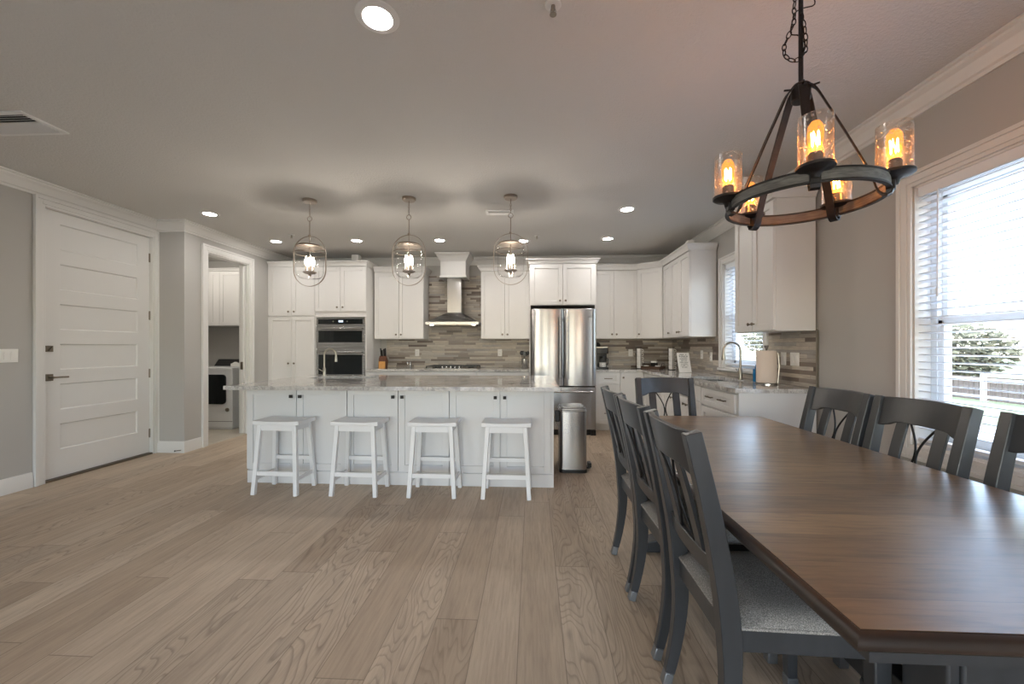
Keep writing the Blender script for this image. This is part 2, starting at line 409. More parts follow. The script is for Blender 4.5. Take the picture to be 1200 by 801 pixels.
def thing(name, label, cat, loc=(0, 0, 0), rz=0.0, group=None):
    o = bpy.data.objects.new(name, None); C.objects.link(o); o.empty_display_size = 0.1
    o.location = loc; o.rotation_euler = (0, 0, rz)
    return tag(o, label, cat, group)
def tag(o, label, cat, group=None):
    o['label'] = label; o['category'] = cat
    if group: o['group'] = group
    return o
def struct(o): o['kind'] = 'structure'; return o
def dup(root, label, loc=None, rz=None, group=None):
    r = root.copy(); C.objects.link(r); r['label'] = label
    if loc is not None: r.location = loc
    if rz is not None: r.rotation_euler = (0, 0, rz)
    if group: r['group'] = group
    for ch in list(root.children):
        c = ch.copy(); C.objects.link(c); c.parent = r
        for g in list(ch.children):
            d = g.copy(); C.objects.link(d); d.parent = c
    return r
SKY = 1.1; EXPO = 0.58
# ================================================================== CAMERA
H = 1.245; F = 475.0; TH = math.atan(24 / F)
cam = bpy.data.cameras.new('camera'); co = bpy.data.objects.new('camera', cam); C.objects.link(co)
cam.sensor_width = 36; cam.lens = F * 36 / 1200; cam.shift_y = 6.5 / 1200; cam.clip_start = 0.05; cam.clip_end = 300
co.location = (0, 0, H); co.rotation_euler = (R(90), 0, TH); sc.camera = co

# ================================================================== ROOM SHELL
XL, XR, YB, YF, CH = -4.46, 2.28, 6.72, -4.2, 2.74
XJ, YJ = -4.12, 4.60        # jog and laundry wall
def wall_piece(mb, axis, at, th, a0, a1, holes):
    """wall along axis ('x' runs in x at y=at..at+th, 'y' runs in y at x=at..at+th) with holes (a0,a1,z0,z1)"""
    cuts = sorted(holes); cur = a0
    def bx(p, q, z0, z1):
        if q - p < 1e-4 or z1 - z0 < 1e-4: return
        lo, hi = min(at, at + th), max(at, at + th)
        if axis == 'x': mb.box(p, q, lo, hi, z0, z1)
        else: mb.box(lo, hi, p, q, z0, z1)
    for h0, h1, z0, z1 in cuts:
        bx(cur, h0, 0, CH); bx(h0, h1, 0, z0); bx(h0, h1, z1, CH); cur = h1
    bx(cur, a1, 0, CH)
WA = (0.70, 2.55, 0.665, 2.205)       # dining window opening y0,y1,z0,z1
WB = (4.11, 4.95, 1.005, 2.235)       # kitchen window
WC = (-3.0, -1.15, 0.665, 2.205)
RD = [(-4.15, -2.85), (-2.35, -1.05), (-.55, .75), (1.1, 2.15)]   # rear glass doors, unseen; split and widened for their light
DO = (3.485, 4.535, 0.0, 2.53)        # entry door
LO = (4.94, 5.68, 0.0, 2.45)          # laundry opening
struct(MB().box(XL - .4, XR + .01, YF - .01, YB + .01, -0.1, 0).build('floor', 'floor'))
struct(MB().box(-5.8, XJ - .12, 4.6, 6.85, -0.1, 0.002).box(XJ - .125, XJ - .0, LO[0], LO[1], -0.1, .002).build('floor_laundry', 'tile'))
struct(MB().box(-5.85, XR + .18, YF - .15, YB + .15, CH, CH + .15).build('ceiling', 'ceiling'))
m = MB(); wall_piece(m, 'y', XL, -.15, YF, YJ, [DO]); struct(m.build('wall_left', 'wall'))
struct(MB().box(XL - .15, XJ, YJ, YJ + .12, 0, CH).build('wall_entry_return', 'wall'))
m = MB(); wall_piece(m, 'y', XJ, -.12, YJ + .12, YB, [LO]); struct(m.build('wall_laundry_front', 'wall'))
m = MB(); wall_piece(m, 'y', XR, .18, YF, YB + .15, [WA, WB]); struct(m.build('wall_right', 'wall'))
struct(MB().box(XJ - .12, XR, YB, YB + .15, 0, CH).build('wall_back', 'wall'))
m = MB(); wall_piece(m, 'x', YF, -.15, XL - .15, XR + .18, [(a, b, 0.0, 2.35) for a, b in RD]); struct(m.build('wall_rear', 'wall'))
struct(MB().box(-5.85, XJ - .12, 6.75, 6.87, 0, CH).box(-5.85, -5.7, 4.6, 6.75, 0, CH).box(-5.7, XL - .15, 4.6, 4.72, 0, CH).build('wall_laundry_rear', 'wall'))
# the outside face beyond the entry door
struct(MB().box(XL - .16, XL - .145, DO[0] - .02, DO[1] + .02, 0, 2.6).build('wall_entry_outer', 'trim'))

# backsplash tiles
sp = MB().box(-2.45, -0.04, YB - .012, YB, .914, 1.40).box(-1.74, -.81, YB - .012, YB, 1.40, 2.44)
struct(sp.build('wall_backsplash_range', 'mosaic'))
struct(MB().box(.94, XR - .012, YB - .012, YB, .914, 1.40).build('wall_backsplash_corner', 'mosaic'))
sp = MB().box(XR - .012, XR, 5.04, YB - .012, .914, 1.40).box(XR - .012, XR, 3.36, 4.02, .914, 1.40).box(XR - .012, XR, 4.02, 5.04, .914, .96)
struct(sp.build('wall_backsplash_right', 'mosaic'))
struct(MB().box(XR - .016, XR - .0005, 3.350, 3.362, .914, 1.385).build('trim_6', 'nickel'))

# crown moulding
CR = [(0, CH - .125), (.012, CH - .125), (.016, CH - .108), (.028, CH - .100), (.034, CH - .084), (.052, CH - .050), (.070, CH - .032), (.074, CH - .018), (.092, CH - .014), (.092, CH - .001), (0, CH - .001)]
path = [(XL, YF), (XR, YF), (XR, YB), (XJ, YB), (XJ, YJ), (XL, YJ)]
struct(MB().mitre(path, CR, closed=True).build('trim_1', 'trim', ang=12))
# baseboards
BB = [(0, 0), (.016, 0), (.016, .105), (.012, .118), (.009, .132), (0, .135)]
struct(MB().mitre([(XL, DO[0] - .092), (XL, YF)], BB).build('baseboard_left', 'trim'))
struct(MB().mitre([(XJ, LO[0] - .095), (XJ, YJ), (XL, YJ)], BB).build('baseboard_entry', 'trim'))
struct(MB().mitre([(XR, YF), (XR, 3.34)], BB).build('baseboard_right', 'trim'))

# ---- casings
def casing(name, axis, at, inward, a0, a1, z0, z1, w, bottom=False, extra=None):
    """picture-frame casing; profile has a raised outer bead"""
    mb = MB()
    def piece(p0, p1, q0, q1, d):
        lo, hi = sorted((at, at + inward * d))
        if axis == 'y': mb.box(lo, hi, p0, p1, q0, q1)
        else: mb.box(p0, p1, lo, hi, q0, q1)
    for (o, d) in ((0, .016), (.022, .021), (w - .022, .030)):
        ww = [(0, .022), (.022, w - .022), (w - .022, w)][[0, .022, w - .022].index(o)]
        i0, i1 = ww
        piece(a0 - i1, a0 - i0, z0 - (i1 if bottom else 0), z1 + i1, d)
        piece(a1 + i0, a1 + i1, z0 - (i1 if bottom else 0), z1 + i1, d)
        piece(a0 - i0, a1 + i0, z1 + i0, z1 + i1, d)
        if bottom: piece(a0 - i0, a1 + i0, z0 - i1, z0 - i0, d)
    return mb
struct(casing('c', 'y', XL, 1, DO[0], DO[1], 0, DO[3], .085).build('trim_2', 'trim', bevel=.002, seg=1))
m = casing('c', 'y', XJ, 1, LO[0], LO[1], 0, LO[3], .095)
# jamb lining with pocket slot
for y0, y1 in ((LO[0], LO[0] + .014), (LO[1] - .014, LO[1])):
    m.box(XJ - .125, XJ - .085, y0, y1, 0, LO[3]).box(XJ - .035, XJ + .001, y0, y1, 0, LO[3])
m.box(XJ - .125, XJ + .001, LO[0], LO[1], LO[3] - .014, LO[3])
struct(m.build('trim_3', 'trim', bevel=.0015, seg=1))

# ---- entry door (six panel)
d = MB(); dx = XL - .025; y0, y1 = DO[0] + .004, DO[1] - .004; py0, py1 = 3.632, 4.388
d.box(dx - .04, dx, y0, py0, .022, 2.526).box(dx - .04, dx, py1, y1, .022, 2.526)
zb = [.277 + .3785 * k for k in range(6)]
edges = [.022] + sum([[b, b + .246] for b in zb], []) + [2.526]
for k in range(0, len(edges), 2): d.box(dx - .04, dx, py0, py1, edges[k], edges[k + 1])
for b in zb:
    d.add([(dx, py0, b), (dx, py1, b), (dx, py1, b + .246), (dx, py0, b + .246), (dx - .012, py0 + .010, b + .010), (dx - .012, py1 - .010, b + .010), (dx - .012, py1 - .010, b + .236), (dx - .012, py0 + .010, b + .236)],
          [(0, 1, 5, 4), (1, 2, 6, 5), (2, 3, 7, 6), (3, 0, 4, 7), (4, 5, 6, 7)])
dr = struct(d.build('door_1', 'trim'))
hw = MB().box(dx, dx + .008, 3.515, 3.572, .935, .998).tube([(dx, 3.543, .967), (dx + .05, 3.543, .967)], .011).tube([(dx + .046, 3.535, .967), (dx + .048, 3.60, .968), (dx + .046, 3.665, .966)], .0085)
hw.build('door_handle', 'bronze', dr, bevel=.0015)
MB().box(dx, dx + .010, 3.515, 3.570, 1.205, 1.262).beam((dx + .016, 3.530, 1.216), (dx + .016, 3.556, 1.250), .010, .014, up=(1, 0, 0)).build('deadbolt', 'bronze', dr, bevel=.0015)
for z in (.245, .945, 1.62, 2.295):
    MB().box(dx - .002, dx + .001, DO[1] - .013, DO[1] + .003, z - .05, z + .05).tube([(dx + .006, DO[1] - .004, z - .052), (dx + .006, DO[1] - .004, z + .052)], .006).build('hinge', 'bronze', dr)
struct(MB().box(XL - .15, XL + .01, DO[0], DO[1], 0, .018).build('trim_4', 'bronze'))
m = MB()
for y0, y1 in ((DO[0] - .001, DO[0] + .003), (DO[1] - .003, DO[1] + .001)): m.box(XL - .14, XL + .001, y0, y1, 0, DO[3])
m.box(XL - .14, XL + .001, DO[0], DO[1], DO[3] - .003, DO[3] + .001); struct(m.build('trim_5', 'trim'))
# pocket door sliding out of the far jamb of the laundry opening
pd = struct(MB().box(XJ - .08, XJ - .04, LO[1] - .05, LO[1] + .6, .012, 2.43).build('door_2', 'trim', bevel=.002))
MB().box(XJ - .079, XJ - .041, LO[1] - .0525, LO[1] - .049, .93, 1.04).build('latch', 'bronze', pd)

# ---- windows
def window(n, o, twin=False, meet=1.42, side=1):
    y0, y1, z0, z1 = o
    w = struct(MB().box(XR, XR + .145, y0, y0 + .012, z0, z1).box(XR, XR + .145, y1 - .012, y1, z0, z1).box(XR, XR + .145, y0, y1, z1 - .012, z1).box(XR, XR + .145, y0, y1, z0, z0 + .012).build('window_%d' % n, 'trim'))
    fr = MB(); a, b = XR + .09, XR + .175
    fr.box(a, b, y0 + .012, y0 + .05, z0 + .012, z1 - .012).box(a, b, y1 - .05, y1 - .012, z0 + .012, z1 - .012)
    fr.box(a, b, y0 + .05, y1 - .05, z1 - .05, z1 - .012).box(a, b, y0 + .05, y1 - .05, z0 + .012, z0 + .05)
    spans = [(y0 + .05, y1 - .05)]
    if twin:
        c = (y0 + y1) / 2; fr.box(a, b, c - .04, c + .04, z0 + .05, z1 - .05); spans = [(y0 + .05, c - .04), (c + .04, y1 - .05)]
    for p, q in spans:
        fr.box(a + .005, b - .035, p, q, meet - .025, meet + .025)
        fr.box(a + .005, b - .035, p, p + .035, z0 + .05, meet).box(a + .005, b - .035, q - .035, q, z0 + .05, meet)
        fr.box(a + .005, b - .035, p, q, z0 + .05, z0 + .09)
        fr.box(a + .03, b - .01, p, p + .03, meet, z1 - .05).box(a + .03, b - .01, q - .03, q, meet, z1 - .05)
        fr.box(a + .03, b - .01, p, q, z1 - .085, z1 - .05)
    fr.build('window_frame', 'vinyl', w, bevel=.002, seg=1)
    for p, q in spans:
        MB().box(a + .022, a + .026, p + .034, q - .034, z0 + .089, meet - .024).build('window_pane', 'glass', w)
        MB().box(a + .05, a + .054, p + .029, q - .029, meet + .024, z1 - .084).build('window_pane', 'glass', w)
    return w
w1 = window(1, WA, True, 1.405)
w2 = window(2, WB, False, 1.60)
struct(casing('c', 'y', XR, -1, WA[0], WA[1], WA[2], WA[3], .083, bottom=True).build('trim_7', 'trim', bevel=.002, seg=1))
m = casing('c', 'y', XR, -1, WB[0], WB[1], WB[2], WB[3], .083)
m.box(XR - .045, XR + .01, WB[0] - .10, WB[1] + .085, WB[2] - .028, WB[2]); struct(m.build('trim_8', 'trim', bevel=.002, seg=1))

def blind(name_label, y0, y1, z0, z1, tilt, wand=True, pitch=.0435):
    t = thing('window_blind', name_label, 'blind', (XR + .04, (y0 + y1) / 2, z0))
    h = z1 - z0; w = (y1 - y0) / 2
    MB().box(-.032, -.018, -w, w, h - .065, h).box(-.02, .03, -w, w, h - .05, h).build('valance', 'blind', t, bevel=.003)
    s_ = MB(); z = h - .085; k = 0
    while z > .05:
        for i in range(4):   # slightly crowned slat
            xa, xb = -.025 + .0125 * i, -.0125 + .0125 * i
            f = lambda x: .0022 * (1 - (x / .025) ** 2)
            ca, sa = cos(R(tilt)), sin(R(tilt))
            pts = []
            for (x, yy) in ((xa, -w), (xb, -w), (xb, w), (xa, w)):
                X_, Z_ = x, f(x)
                pts.append((X_ * ca - Z_ * sa, yy, z + X_ * sa + Z_ * ca))
            top = [(p[0], p[1], p[2] + .0018) for p in pts]; bot = [(p[0], p[1], p[2] - .0018) for p in pts]
            s_.add(bot + top, [(0, 3, 2, 1), (4, 5, 6, 7), (0, 1, 5, 4), (2, 3, 7, 6)] + ([(3, 0, 4, 7)] if i == 0 else []) + ([(1, 2, 6, 5)] if i == 3 else []))
        z -= pitch; k += 1
    s_.build('slats', 'blind', t)
    MB().box(-.026, .026, -w, w, .006, .026).build('bottom_rail', 'blind', t, bevel=.003)
    n = max(2, int((y1 - y0) / .5))
    for i in range(n):
        yy = -w + .14 + (2 * w - .28) * i / (n - 1)
        MB().tube([(-.0265, yy, .02), (-.0265, yy, h - .05)], .0012, 5).build('ladder_cord', 'blind', t)

    if wand: MB().tube([(-.04, w - .13, h - .06), (-.042, w - .13, h - .62)], .0045, 8).lathe([(.003, 0), (.007, .01), (.007, .05), (.003, .06)], (-.042, w - .13, h - .67), 8).build('tilt_wand', 'blind', t)
    return t
blind('wide white horizontal blind in the large window beside the dining table', WA[0] + .02, WA[1] - .02, WA[2] + .02, WA[3] - .005, -7)
blind('narrow white horizontal blind in the kitchen window above the sink', WB[0] + .02, WB[1] - .02, WB[2] + .03, WB[3] - .005, -7)

# rear glass doors behind the camera (unseen; split and sized to shape daylight and steel streaks)
for i, (a, b) in enumerate(RD):
    fr = MB(); c = (a + b) / 2
    for x in (a, b - .06): fr.box(x, x + .06, YF - .12, YF - .05, 0, 2.35)
    fr.box(a, b, YF - .12, YF - .05, 2.28, 2.35).box(a, b, YF - .12, YF - .05, 0, .08)
    dd = struct(fr.build('door_%d' % (3 + i), 'vinyl'))
    for p, q in ((a + .06, b - .06),): MB().box(p, q, YF - .09, YF - .085, .08, 2.28).build('door_pane', 'glass', dd)

# ================================================================== CEILING FIXTURES
def downlight(loc, label):
    t = thing('recessed_ceiling_light', label, 'ceiling light', loc, 0, 'recessed ceiling lights')
    MB().lathe([(.062, -.004), (.066, -.010), (.088, -.008), (.097, -.003), (.097, -.0005), (.062, -.0005)], n=36, cap=False).build('trim_ring', 'trim', t)
    MB().lathe([(.0615, -.0045), (.0615, -.003)], n=36).build('diffuser', 'down', t)
    return t
DL = [(-.70, 1.80, 'large round recessed light at the top of the photo, nearest the camera'),
      (-3.60, 4.35, 'recessed ceiling light nearest the entry door and the laundry doorway'),
      (-3.60, 5.52, 'recessed ceiling light over the tall pantry cabinet, left of the first pendant'),
      (-2.45, 5.54, 'recessed ceiling light between the left and middle pendants, in front of the wall oven'),
      (-1.29, 5.58, 'recessed ceiling light in front of the range hood, between middle and right pendants'),
      (-.13, 5.68, 'recessed ceiling light seen behind the right pendant, in front of the refrigerator'),
      (1.02, 4.43, 'recessed ceiling light right of the pendants and nearer of the two at the right'),
      (1.03, 5.61, 'recessed ceiling light in front of the upper cabinets right of the refrigerator')]
base = None
for x, y, lb in DL:
    if base is None: base = downlight((x, y, CH), lb); base.rotation_euler = (0, 0, 0)
    else: dup(base, lb, (x, y, CH))
def vent(loc, w, l, label, n):
    t = thing('ceiling_vent', label, 'air vent', loc)
    f = MB(); b = .03
    f.box(-w, w, -l, -l + b, -.012, 0).box(-w, w, l - b, l, -.012, 0).box(-w, -w + b, -l + b, l - b, -.012, 0).box(w - b, w, -l + b, l - b, -.012, 0); f.build('vent_frame', 'trim', t, bevel=.003)
    s_ = MB()
    for k in range(n):
        yy = -l + b + (2 * l - 2 * b) * (k + .5) / n; tl = 35 if yy < 0 else -35
        s_.box(-w + b, w - b, -.011, .011, -.001, .001, T=Matrix.Translation((0, yy, -.010)) @ Matrix.Rotation(R(tl), 4, 'X'))
    s_.build('louvres', 'trim', t)
    MB().box(-w + b, w - b, -l + b, l - b, -.0015, -.0003).build('duct', 'dark', t)
vent((-3.47, 2.53, CH), .25, .135, 'white rectangular air vent in the ceiling at the left edge of the photo', 9)
vent((-.36, 4.46, CH), .155, .07, 'small white air vent in the ceiling beside the right pendant canopy', 4)
def sprinkler(loc, label):
    t = thing('fire_sprinkler', label, 'sprinkler', loc)
    MB().lathe([(.034, -.006), (.036, -.003), (.036, 0), (.01, 0)], n=20).build('escutcheon', 'trim', t)
    MB().lathe([(.006, -.035), (.009, -.02), (.009, -.006)], n=10).build('nozzle', 'nickel', t)
    m = MB().lathe([(.014, -.046), (.016, -.044), (.004, -.043)], n=14)
    for s in (-1, 1): m.tube([(s * .008, 0, -.018), (s * .012, 0, -.03), (s * .002, 0, -.044)], .0018, 5)
    m.build('deflector', 'nickel', t)
sprinkler((.09, 1.775, CH), 'fire sprinkler head in the ceiling at the top edge of the photo')
sprinkler((-3.19, 5.22, CH), 'small fire sprinkler in the ceiling left of the left pendant')
sprinkler((.06, 5.43, CH), 'small fire sprinkler in the ceiling right of the right pendant')

def pendant(loc, label):
    t = thing('pendant_light', label, 'pendant light', loc, 0, 'glass jar pendants over the island')
    MB().lathe([(.012, -.030), (.060, -.028), (.068, -.018), (.068, 0)], n=28).build('canopy', 'brass', t)
    z = 0
    MB().tube([(0, 0, -.03), (0, 0, -.075)], .004).build('upper_stem', 'brass', t)
    ch = MB()
    for k in range(4):
        cz = -.088 - .021 * k; A = pi / 2 * (k % 2)
        ch.tube([(cos(A) * .0065 * sin(q), sin(A) * .0065 * sin(q), cz + .0145 * cos(q)) for q in [2 * pi * i / 10 for i in range(10)]], .0022, 5, closed=True)
    ch.build('chain', 'brass', t)
    MB().tube([(.023 * sin(q), 0, -.192 + .023 * cos(q)) for q in [2 * pi * i / 20 for i in range(20)]], .0035, 6, closed=True).build('loop_ring', 'brass', t)
    MB().tube([(0, 0, -.213), (0, 0, -.47)], .0045).ball((0, 0, -.362), .014).build('stem', 'brass', t)
    # stadium hoops (two crossed at 90 degrees share the silhouette of one broad hoop)
    pts = []; r = .167; zt = -.37 - r; zb = -.875 + r
    for i in range(25): q = pi * i / 24; pts.append((r * cos(q), 0, zt + r * sin(q)))
    for i in range(25): q = pi + pi * i / 24; pts.append((r * cos(q), 0, zb + r * sin(q)))
    MB().sweep(pts, [(-.007, -.0022), (.007, -.0022), (.007, .0022), (-.007, .0022)], (0, 1, 0), closed=True).build('hoop', 'brass', t)
    MB().lathe([(.118, -.480), (.122, -.476), (.112, -.462), (.03, -.452), (.008, -.445)], n=32).build('cap_plate', 'brass', t)
    MB().tube([(.150 * cos(q), .150 * sin(q), -.545) for q in [2 * pi * i / 40 for i in range(40)]], .0035, 6, closed=True).tube([(.138 * cos(q), .138 * sin(q), -.495) for q in [2 * pi * i / 40 for i in range(40)]], .003, 6, closed=True).build('glass_ring', 'brass', t)
    g = MB().lathe([(.03, -.80), (.09, -.795), (.122, -.770), (.132, -.735), (.132, -.60), (.132, -.52), (.128, -.49), (.118, -.482)], n=36, cap=False)
    g.build('glass_jar', 'jar', t)
    cl = MB().lathe([(.006, -.775), (.016, -.765), (.012, -.755), (.05, -.745), (.064, -.735), (.062, -.728), (.01, -.73)], n=24).tube([(0, 0, -.74), (0, 0, -.48)], .005, 8)
    for k in range(4):
        q = pi / 4 + k * pi / 2; cx, cy = .034 * cos(q), .034 * sin(q)
        cl.lathe([(.0085, -.73), (.0085, -.665)], (cx, cy, 0), 10)
    cl.build('candle_cluster', 'brass', t)
    for k in range(4):
        q = pi / 4 + k * pi / 2; cx, cy = .034 * cos(q), .034 * sin(q)
        MB().lathe([(.005, -.665), (.010, -.650), (.0125, -.632), (.009, -.606), (.003, -.588), (.0008, -.575)], (cx, cy, 0), 10).build('candle_bulb', 'candle', t)
    return t
P1 = pendant((-2.255, 4.0, CH), 'left one of three glass jar pendants hanging over the island')
dup(P1, 'middle one of three glass jar pendants hanging over the island', (-1.235, 4.0, CH))
dup(P1, 'right one of three glass jar pendants, nearest the refrigerator', (-.215, 4.0, CH))

# ---- chandelier
CX, CY = 1.08, 1.69
t = thing('wagon_wheel_chandelier', 'five-light iron ring chandelier hanging above the dining table', 'chandelier', (CX, CY, 0))
MB().lathe([(.012, 2.70), (.055, 2.705), (.065, 2.72), (.065, CH)], n=28).build('canopy', 'iron', t)
MB().tube([(0, 0, 2.27), (0, 0, 2.71)], .0085, 10).build('rod', 'iron', t)
hub = MB().lathe([(.03, 2.235), (.034, 2.24), (.034, 2.295), (.026, 2.305), (.01, 2.31)], n=20); hub.build('hub', 'iron', t)
ch = MB()
def chainpts(cps, step):
    out = []; 
    for a, b, c, d in zip([cps[0]] + cps[:-2], cps[:-1], cps[1:], cps[2:] + [cps[-1]]):
        a, b, c, d = map(Vector, (a, b, c, d))
        for i in range(20):
            u = i / 20; out.append(.5 * ((2 * b) + (c - a) * u + (2 * a - 5 * b + 4 * c - d) * u * u + (3 * b - a - 3 * c + d) * u ** 3))
    out.append(Vector(cps[-1])); res = [out[0]]; acc = 0
    for p, q in zip(out[:-1], out[1:]):
        acc += (q - p).length
        if acc >= step: res.append(q); acc = 0
    return res
cp = chainpts([(-.018, 0, 2.70), (-.020, .01, 2.62), (-.028, .0, 2.55), (-.058, .01, 2.47), (-.060, .0, 2.42), (-.030, -.01, 2.392), (.006, -.014, 2.42), (.010, -.012, 2.50), (-.010, -.012, 2.60)], .024)
for i in range(len(cp) - 1):
    p, q = cp[i], cp[i + 1]; d = (q - p).normalized(); md = (p + q) / 2
    s1 = d.cross(Vector((0, 1, .01))).normalized(); s2 = d.cross(s1); sd = s1 if i % 2 else s2
    ch.tube([md + d * .0155 * cos(a) + sd * .0078 * sin(a) for a in [2 * pi * k / 10 for k in range(10)]], .0021, 5, closed=True)
ch.build('chain', 'chain', t)
cd = chainpts([(.012, .01, 2.70), (.055, .01, 2.66), (.058, .01, 2.63), (.015, .012, 2.62), (-.015, .012, 2.60), (-.034, .01, 2.52), (.0, .012, 2.51), (.024, .01, 2.47), (.012, .012, 2.42), (.004, .01, 2.33)], .01)
MB().tube(cd, .0024, 6).build('cord', 'chain', t)
ring = MB(); n = 72
for zz, r0, r1, h in ((1.818, .258, .268, .036),):
    ring.lathe([(r0, zz), (r1, zz), (r1, zz + h), (r0, zz + h), (r0, zz)], n=n, cap=False)
ring.build('ring_band', 'weath', t, ang=30)
rim = MB()
for zz in (1.813, 1.854): rim.lathe([(.255, zz), (.271, zz), (.271, zz + .006), (.255, zz + .006), (.255, zz)], n=n, cap=False)
rim.build('ring_rim', 'iron', t, ang=30)
for k in range(5):
    A = R(174 + 72 * k); T = Matrix.Rotation(A, 4, 'Z')
    # strap from the hub down inside the ring, curling out beneath the cup
    cpts = [(.030, 2.29), (.052, 2.265), (.085, 2.19), (.13, 2.085), (.175, 1.975), (.205, 1.90), (.220, 1.850), (.229, 1.818), (.240, 1.800), (.254, 1.792), (.268, 1.798), (.272, 1.818)]
    sm = chainpts([(r, 0, z) for r, z in cpts], .012)
    st = MB().sweep(sm, [(-.015, -.003), (.015, -.003), (.015, .003), (-.015, .003)], (0, 1, 0), T=T)
    st.tube([T @ Vector((.02, 0, 2.285)), T @ Vector((.062, 0, 2.285))], .004, 8)
    so = st.build('strap', 'iron', t)
    MB().box(.252, .278, -.016, .016, 1.808, 1.864, T=T).ball((.281, 0, 1.835), .005, T=T).build('bolt_bracket', 'iron', so, bevel=.002)
    c = (.274, 0, .012)
    cup = MB().lathe([(.012, 1.812), (.016, 1.826), (.024, 1.834), (.046, 1.838), (.058, 1.846), (.058, 1.855), (.050, 1.858), (.022, 1.858), (.022, 1.892), (.019, 1.900)], c, 24, T=T)
    cu = cup.build('cup', 'iron', t)
    gl = MB().lathe([(.0515, 1.858), (.0515, 1.93), (.0515, 2.022), (.0505, 2.022), (.0505, 1.93), (.0505, 1.858)], c, 32, T=T, cap=False)
    gl.build('glass_shade', 'seed', t)
    fb = MB().tube([T @ Vector((.274 + .011 * cos(q) , .011 * sin(q), 1.937 + .05 * (i % 2) * .9)) for i, q in enumerate([2 * pi * j / 10 for j in range(11)])], .0024, 5)
    b = fb.build('bulb_filament', 'bulb', t)
    MB().lathe([(.013, 1.898), (.017, 1.915), (.022, 1.935), (.0245, 1.965), (.022, 1.99), (.013, 2.006), (.001, 2.012)], c, 20, T=T, cap=False).build('bulb_envelope', 'bulbglass', b)

# ---- switches and outlets
def plate(loc, rz, label, kind, gangs=1, cat='outlet', nm=None):
    w = .035 + .023 * (gangs - 1)
    t = thing(nm or ('wall_outlet' if kind == 'outlet' else 'light_switch'), label, cat, loc, rz)
    MB().box(-w, w, -.006, 0, -.0575, .0575).build('cover_plate', 'plate', t, bevel=.002)
    for g in range(gangs):
        x = (g - (gangs - 1) / 2) * .046
        if kind == 'outlet':
            r = MB().box(x - .0165, x + .0165, -.0085, -.005, -.034, .034)
            ro = r.build('receptacle', 'plate', t, bevel=.001)
            s_ = MB()
            for zc in (-.018, .018): s_.box(x - .008, x - .006, -.0092, -.008, zc - .004, zc + .005).box(x + .006, x + .008, -.0092, -.008, zc - .004, zc + .004).box(x - .002, x + .002, -.0092, -.008, zc - .011, zc - .007)
            s_.build('slots', 'dark', ro)
        else:
            MB().box(x - .0165, x + .0165, -.010, -.005, -.033, .033, T=Matrix.Rotation(R(3), 4, 'X')).build('rocker', 'plate', t, bevel=.001)
    return t
yb = YB - .012; xr = XR - .012
plate((-1.93, yb, 1.16), 0, 'white outlet in the backsplash left of the cooktop', 'outlet')
plate((-.54, yb, 1.16), 0, 'white outlet in the backsplash right of the cooktop', 'outlet')
plate((1.60, yb, 1.16), 0, 'white outlet in the backsplash between coffee maker and mugs', 'outlet')
plate((xr, 5.55, 1.15), R(-90), 'white outlet in the side backsplash above the leaning menu sign', 'outlet')
plate((xr, 5.27, 1.13), R(-90), 'white outlet in the side backsplash just left of the kitchen window', 'outlet')
plate((xr, 3.78, 1.145), R(-90), 'single white switch in the backsplash beside the paper towels', 'switch', 1, 'light switch')
plate((xr, 3.625, 1.145), R(-90), 'wide double white switch plate at the near end of the backsplash', 'switch', 2, 'light switch')
plate((XL, 3.215, 1.175), R(90), 'triple white switch plate on the grey wall left of the entry door', 'switch', 3, 'light switch')
# door stop on the baseboard
t = thing('door_stop', 'small spring door stop on the baseboard right of the entry door', 'door stop', (XJ - .02, YJ - .016, .035))
MB().tube([(0, -.006, 0), (-.01, -.02, 0), (-.05, -.028, -.004)], .005).build('rod', 'bronze', t); MB().ball((-.055, -.029, -.005), .009).build('rubber_tip', 'black', t)
# ================================================================== CABINETS
def shaker(mb, x0, x1, z0, z1, yf=-.02, s=.057, rec=.012, th=.02):
    """frame and recessed panel front between yf and yf+th; -y faces out"""
    if x1 - x0 < .16: s = min(s, (x1 - x0) * .3)
    sz = min(s, (z1 - z0) * .28)
    mb.box(x0, x0 + s, yf, yf + th, z0, z1).box(x1 - s, x1, yf, yf + th, z0, z1)
    mb.box(x0 + s, x1 - s, yf, yf + th, z0, z0 + sz).box(x0 + s, x1 - s, yf, yf + th, z1 - sz, z1)
    mb.box(x0 + s, x1 - s, yf + rec, yf + th, z0 + sz, z1 - sz)
    return mb
def knob(parent, x, z, y=-.02, sq=False):
    m = MB()
    if sq: m.tube([(x, y, z), (x, y - .015, z)], .006, 8).box(x - .014, x + .014, y - .027, y - .014, z - .014, z + .014)
    else: m.lathe([(.006, 0), (.006, .012), (.013, .018), (.015, .024), (.011, .029), (.002, .030)], n=14, T=Matrix.Translation((x, y, z)) @ Matrix.Rotation(R(90), 4, 'X'))
    return m.build('knob', 'iron' if sq else 'bronze', parent, bevel=.0015 if sq else 0)
def pull(parent, x, z, y=-.02, w=.06):
    return MB().box(x - w, x + w, y - .030, y - .020, z - .006, z + .006).box(x - w + .008, x - w + .018, y - .022, y, z - .005, z + .005).box(x + w - .018, x + w - .008, y - .022, y, z - .005, z + .005).build('pull', 'bronze', parent, bevel=.001)
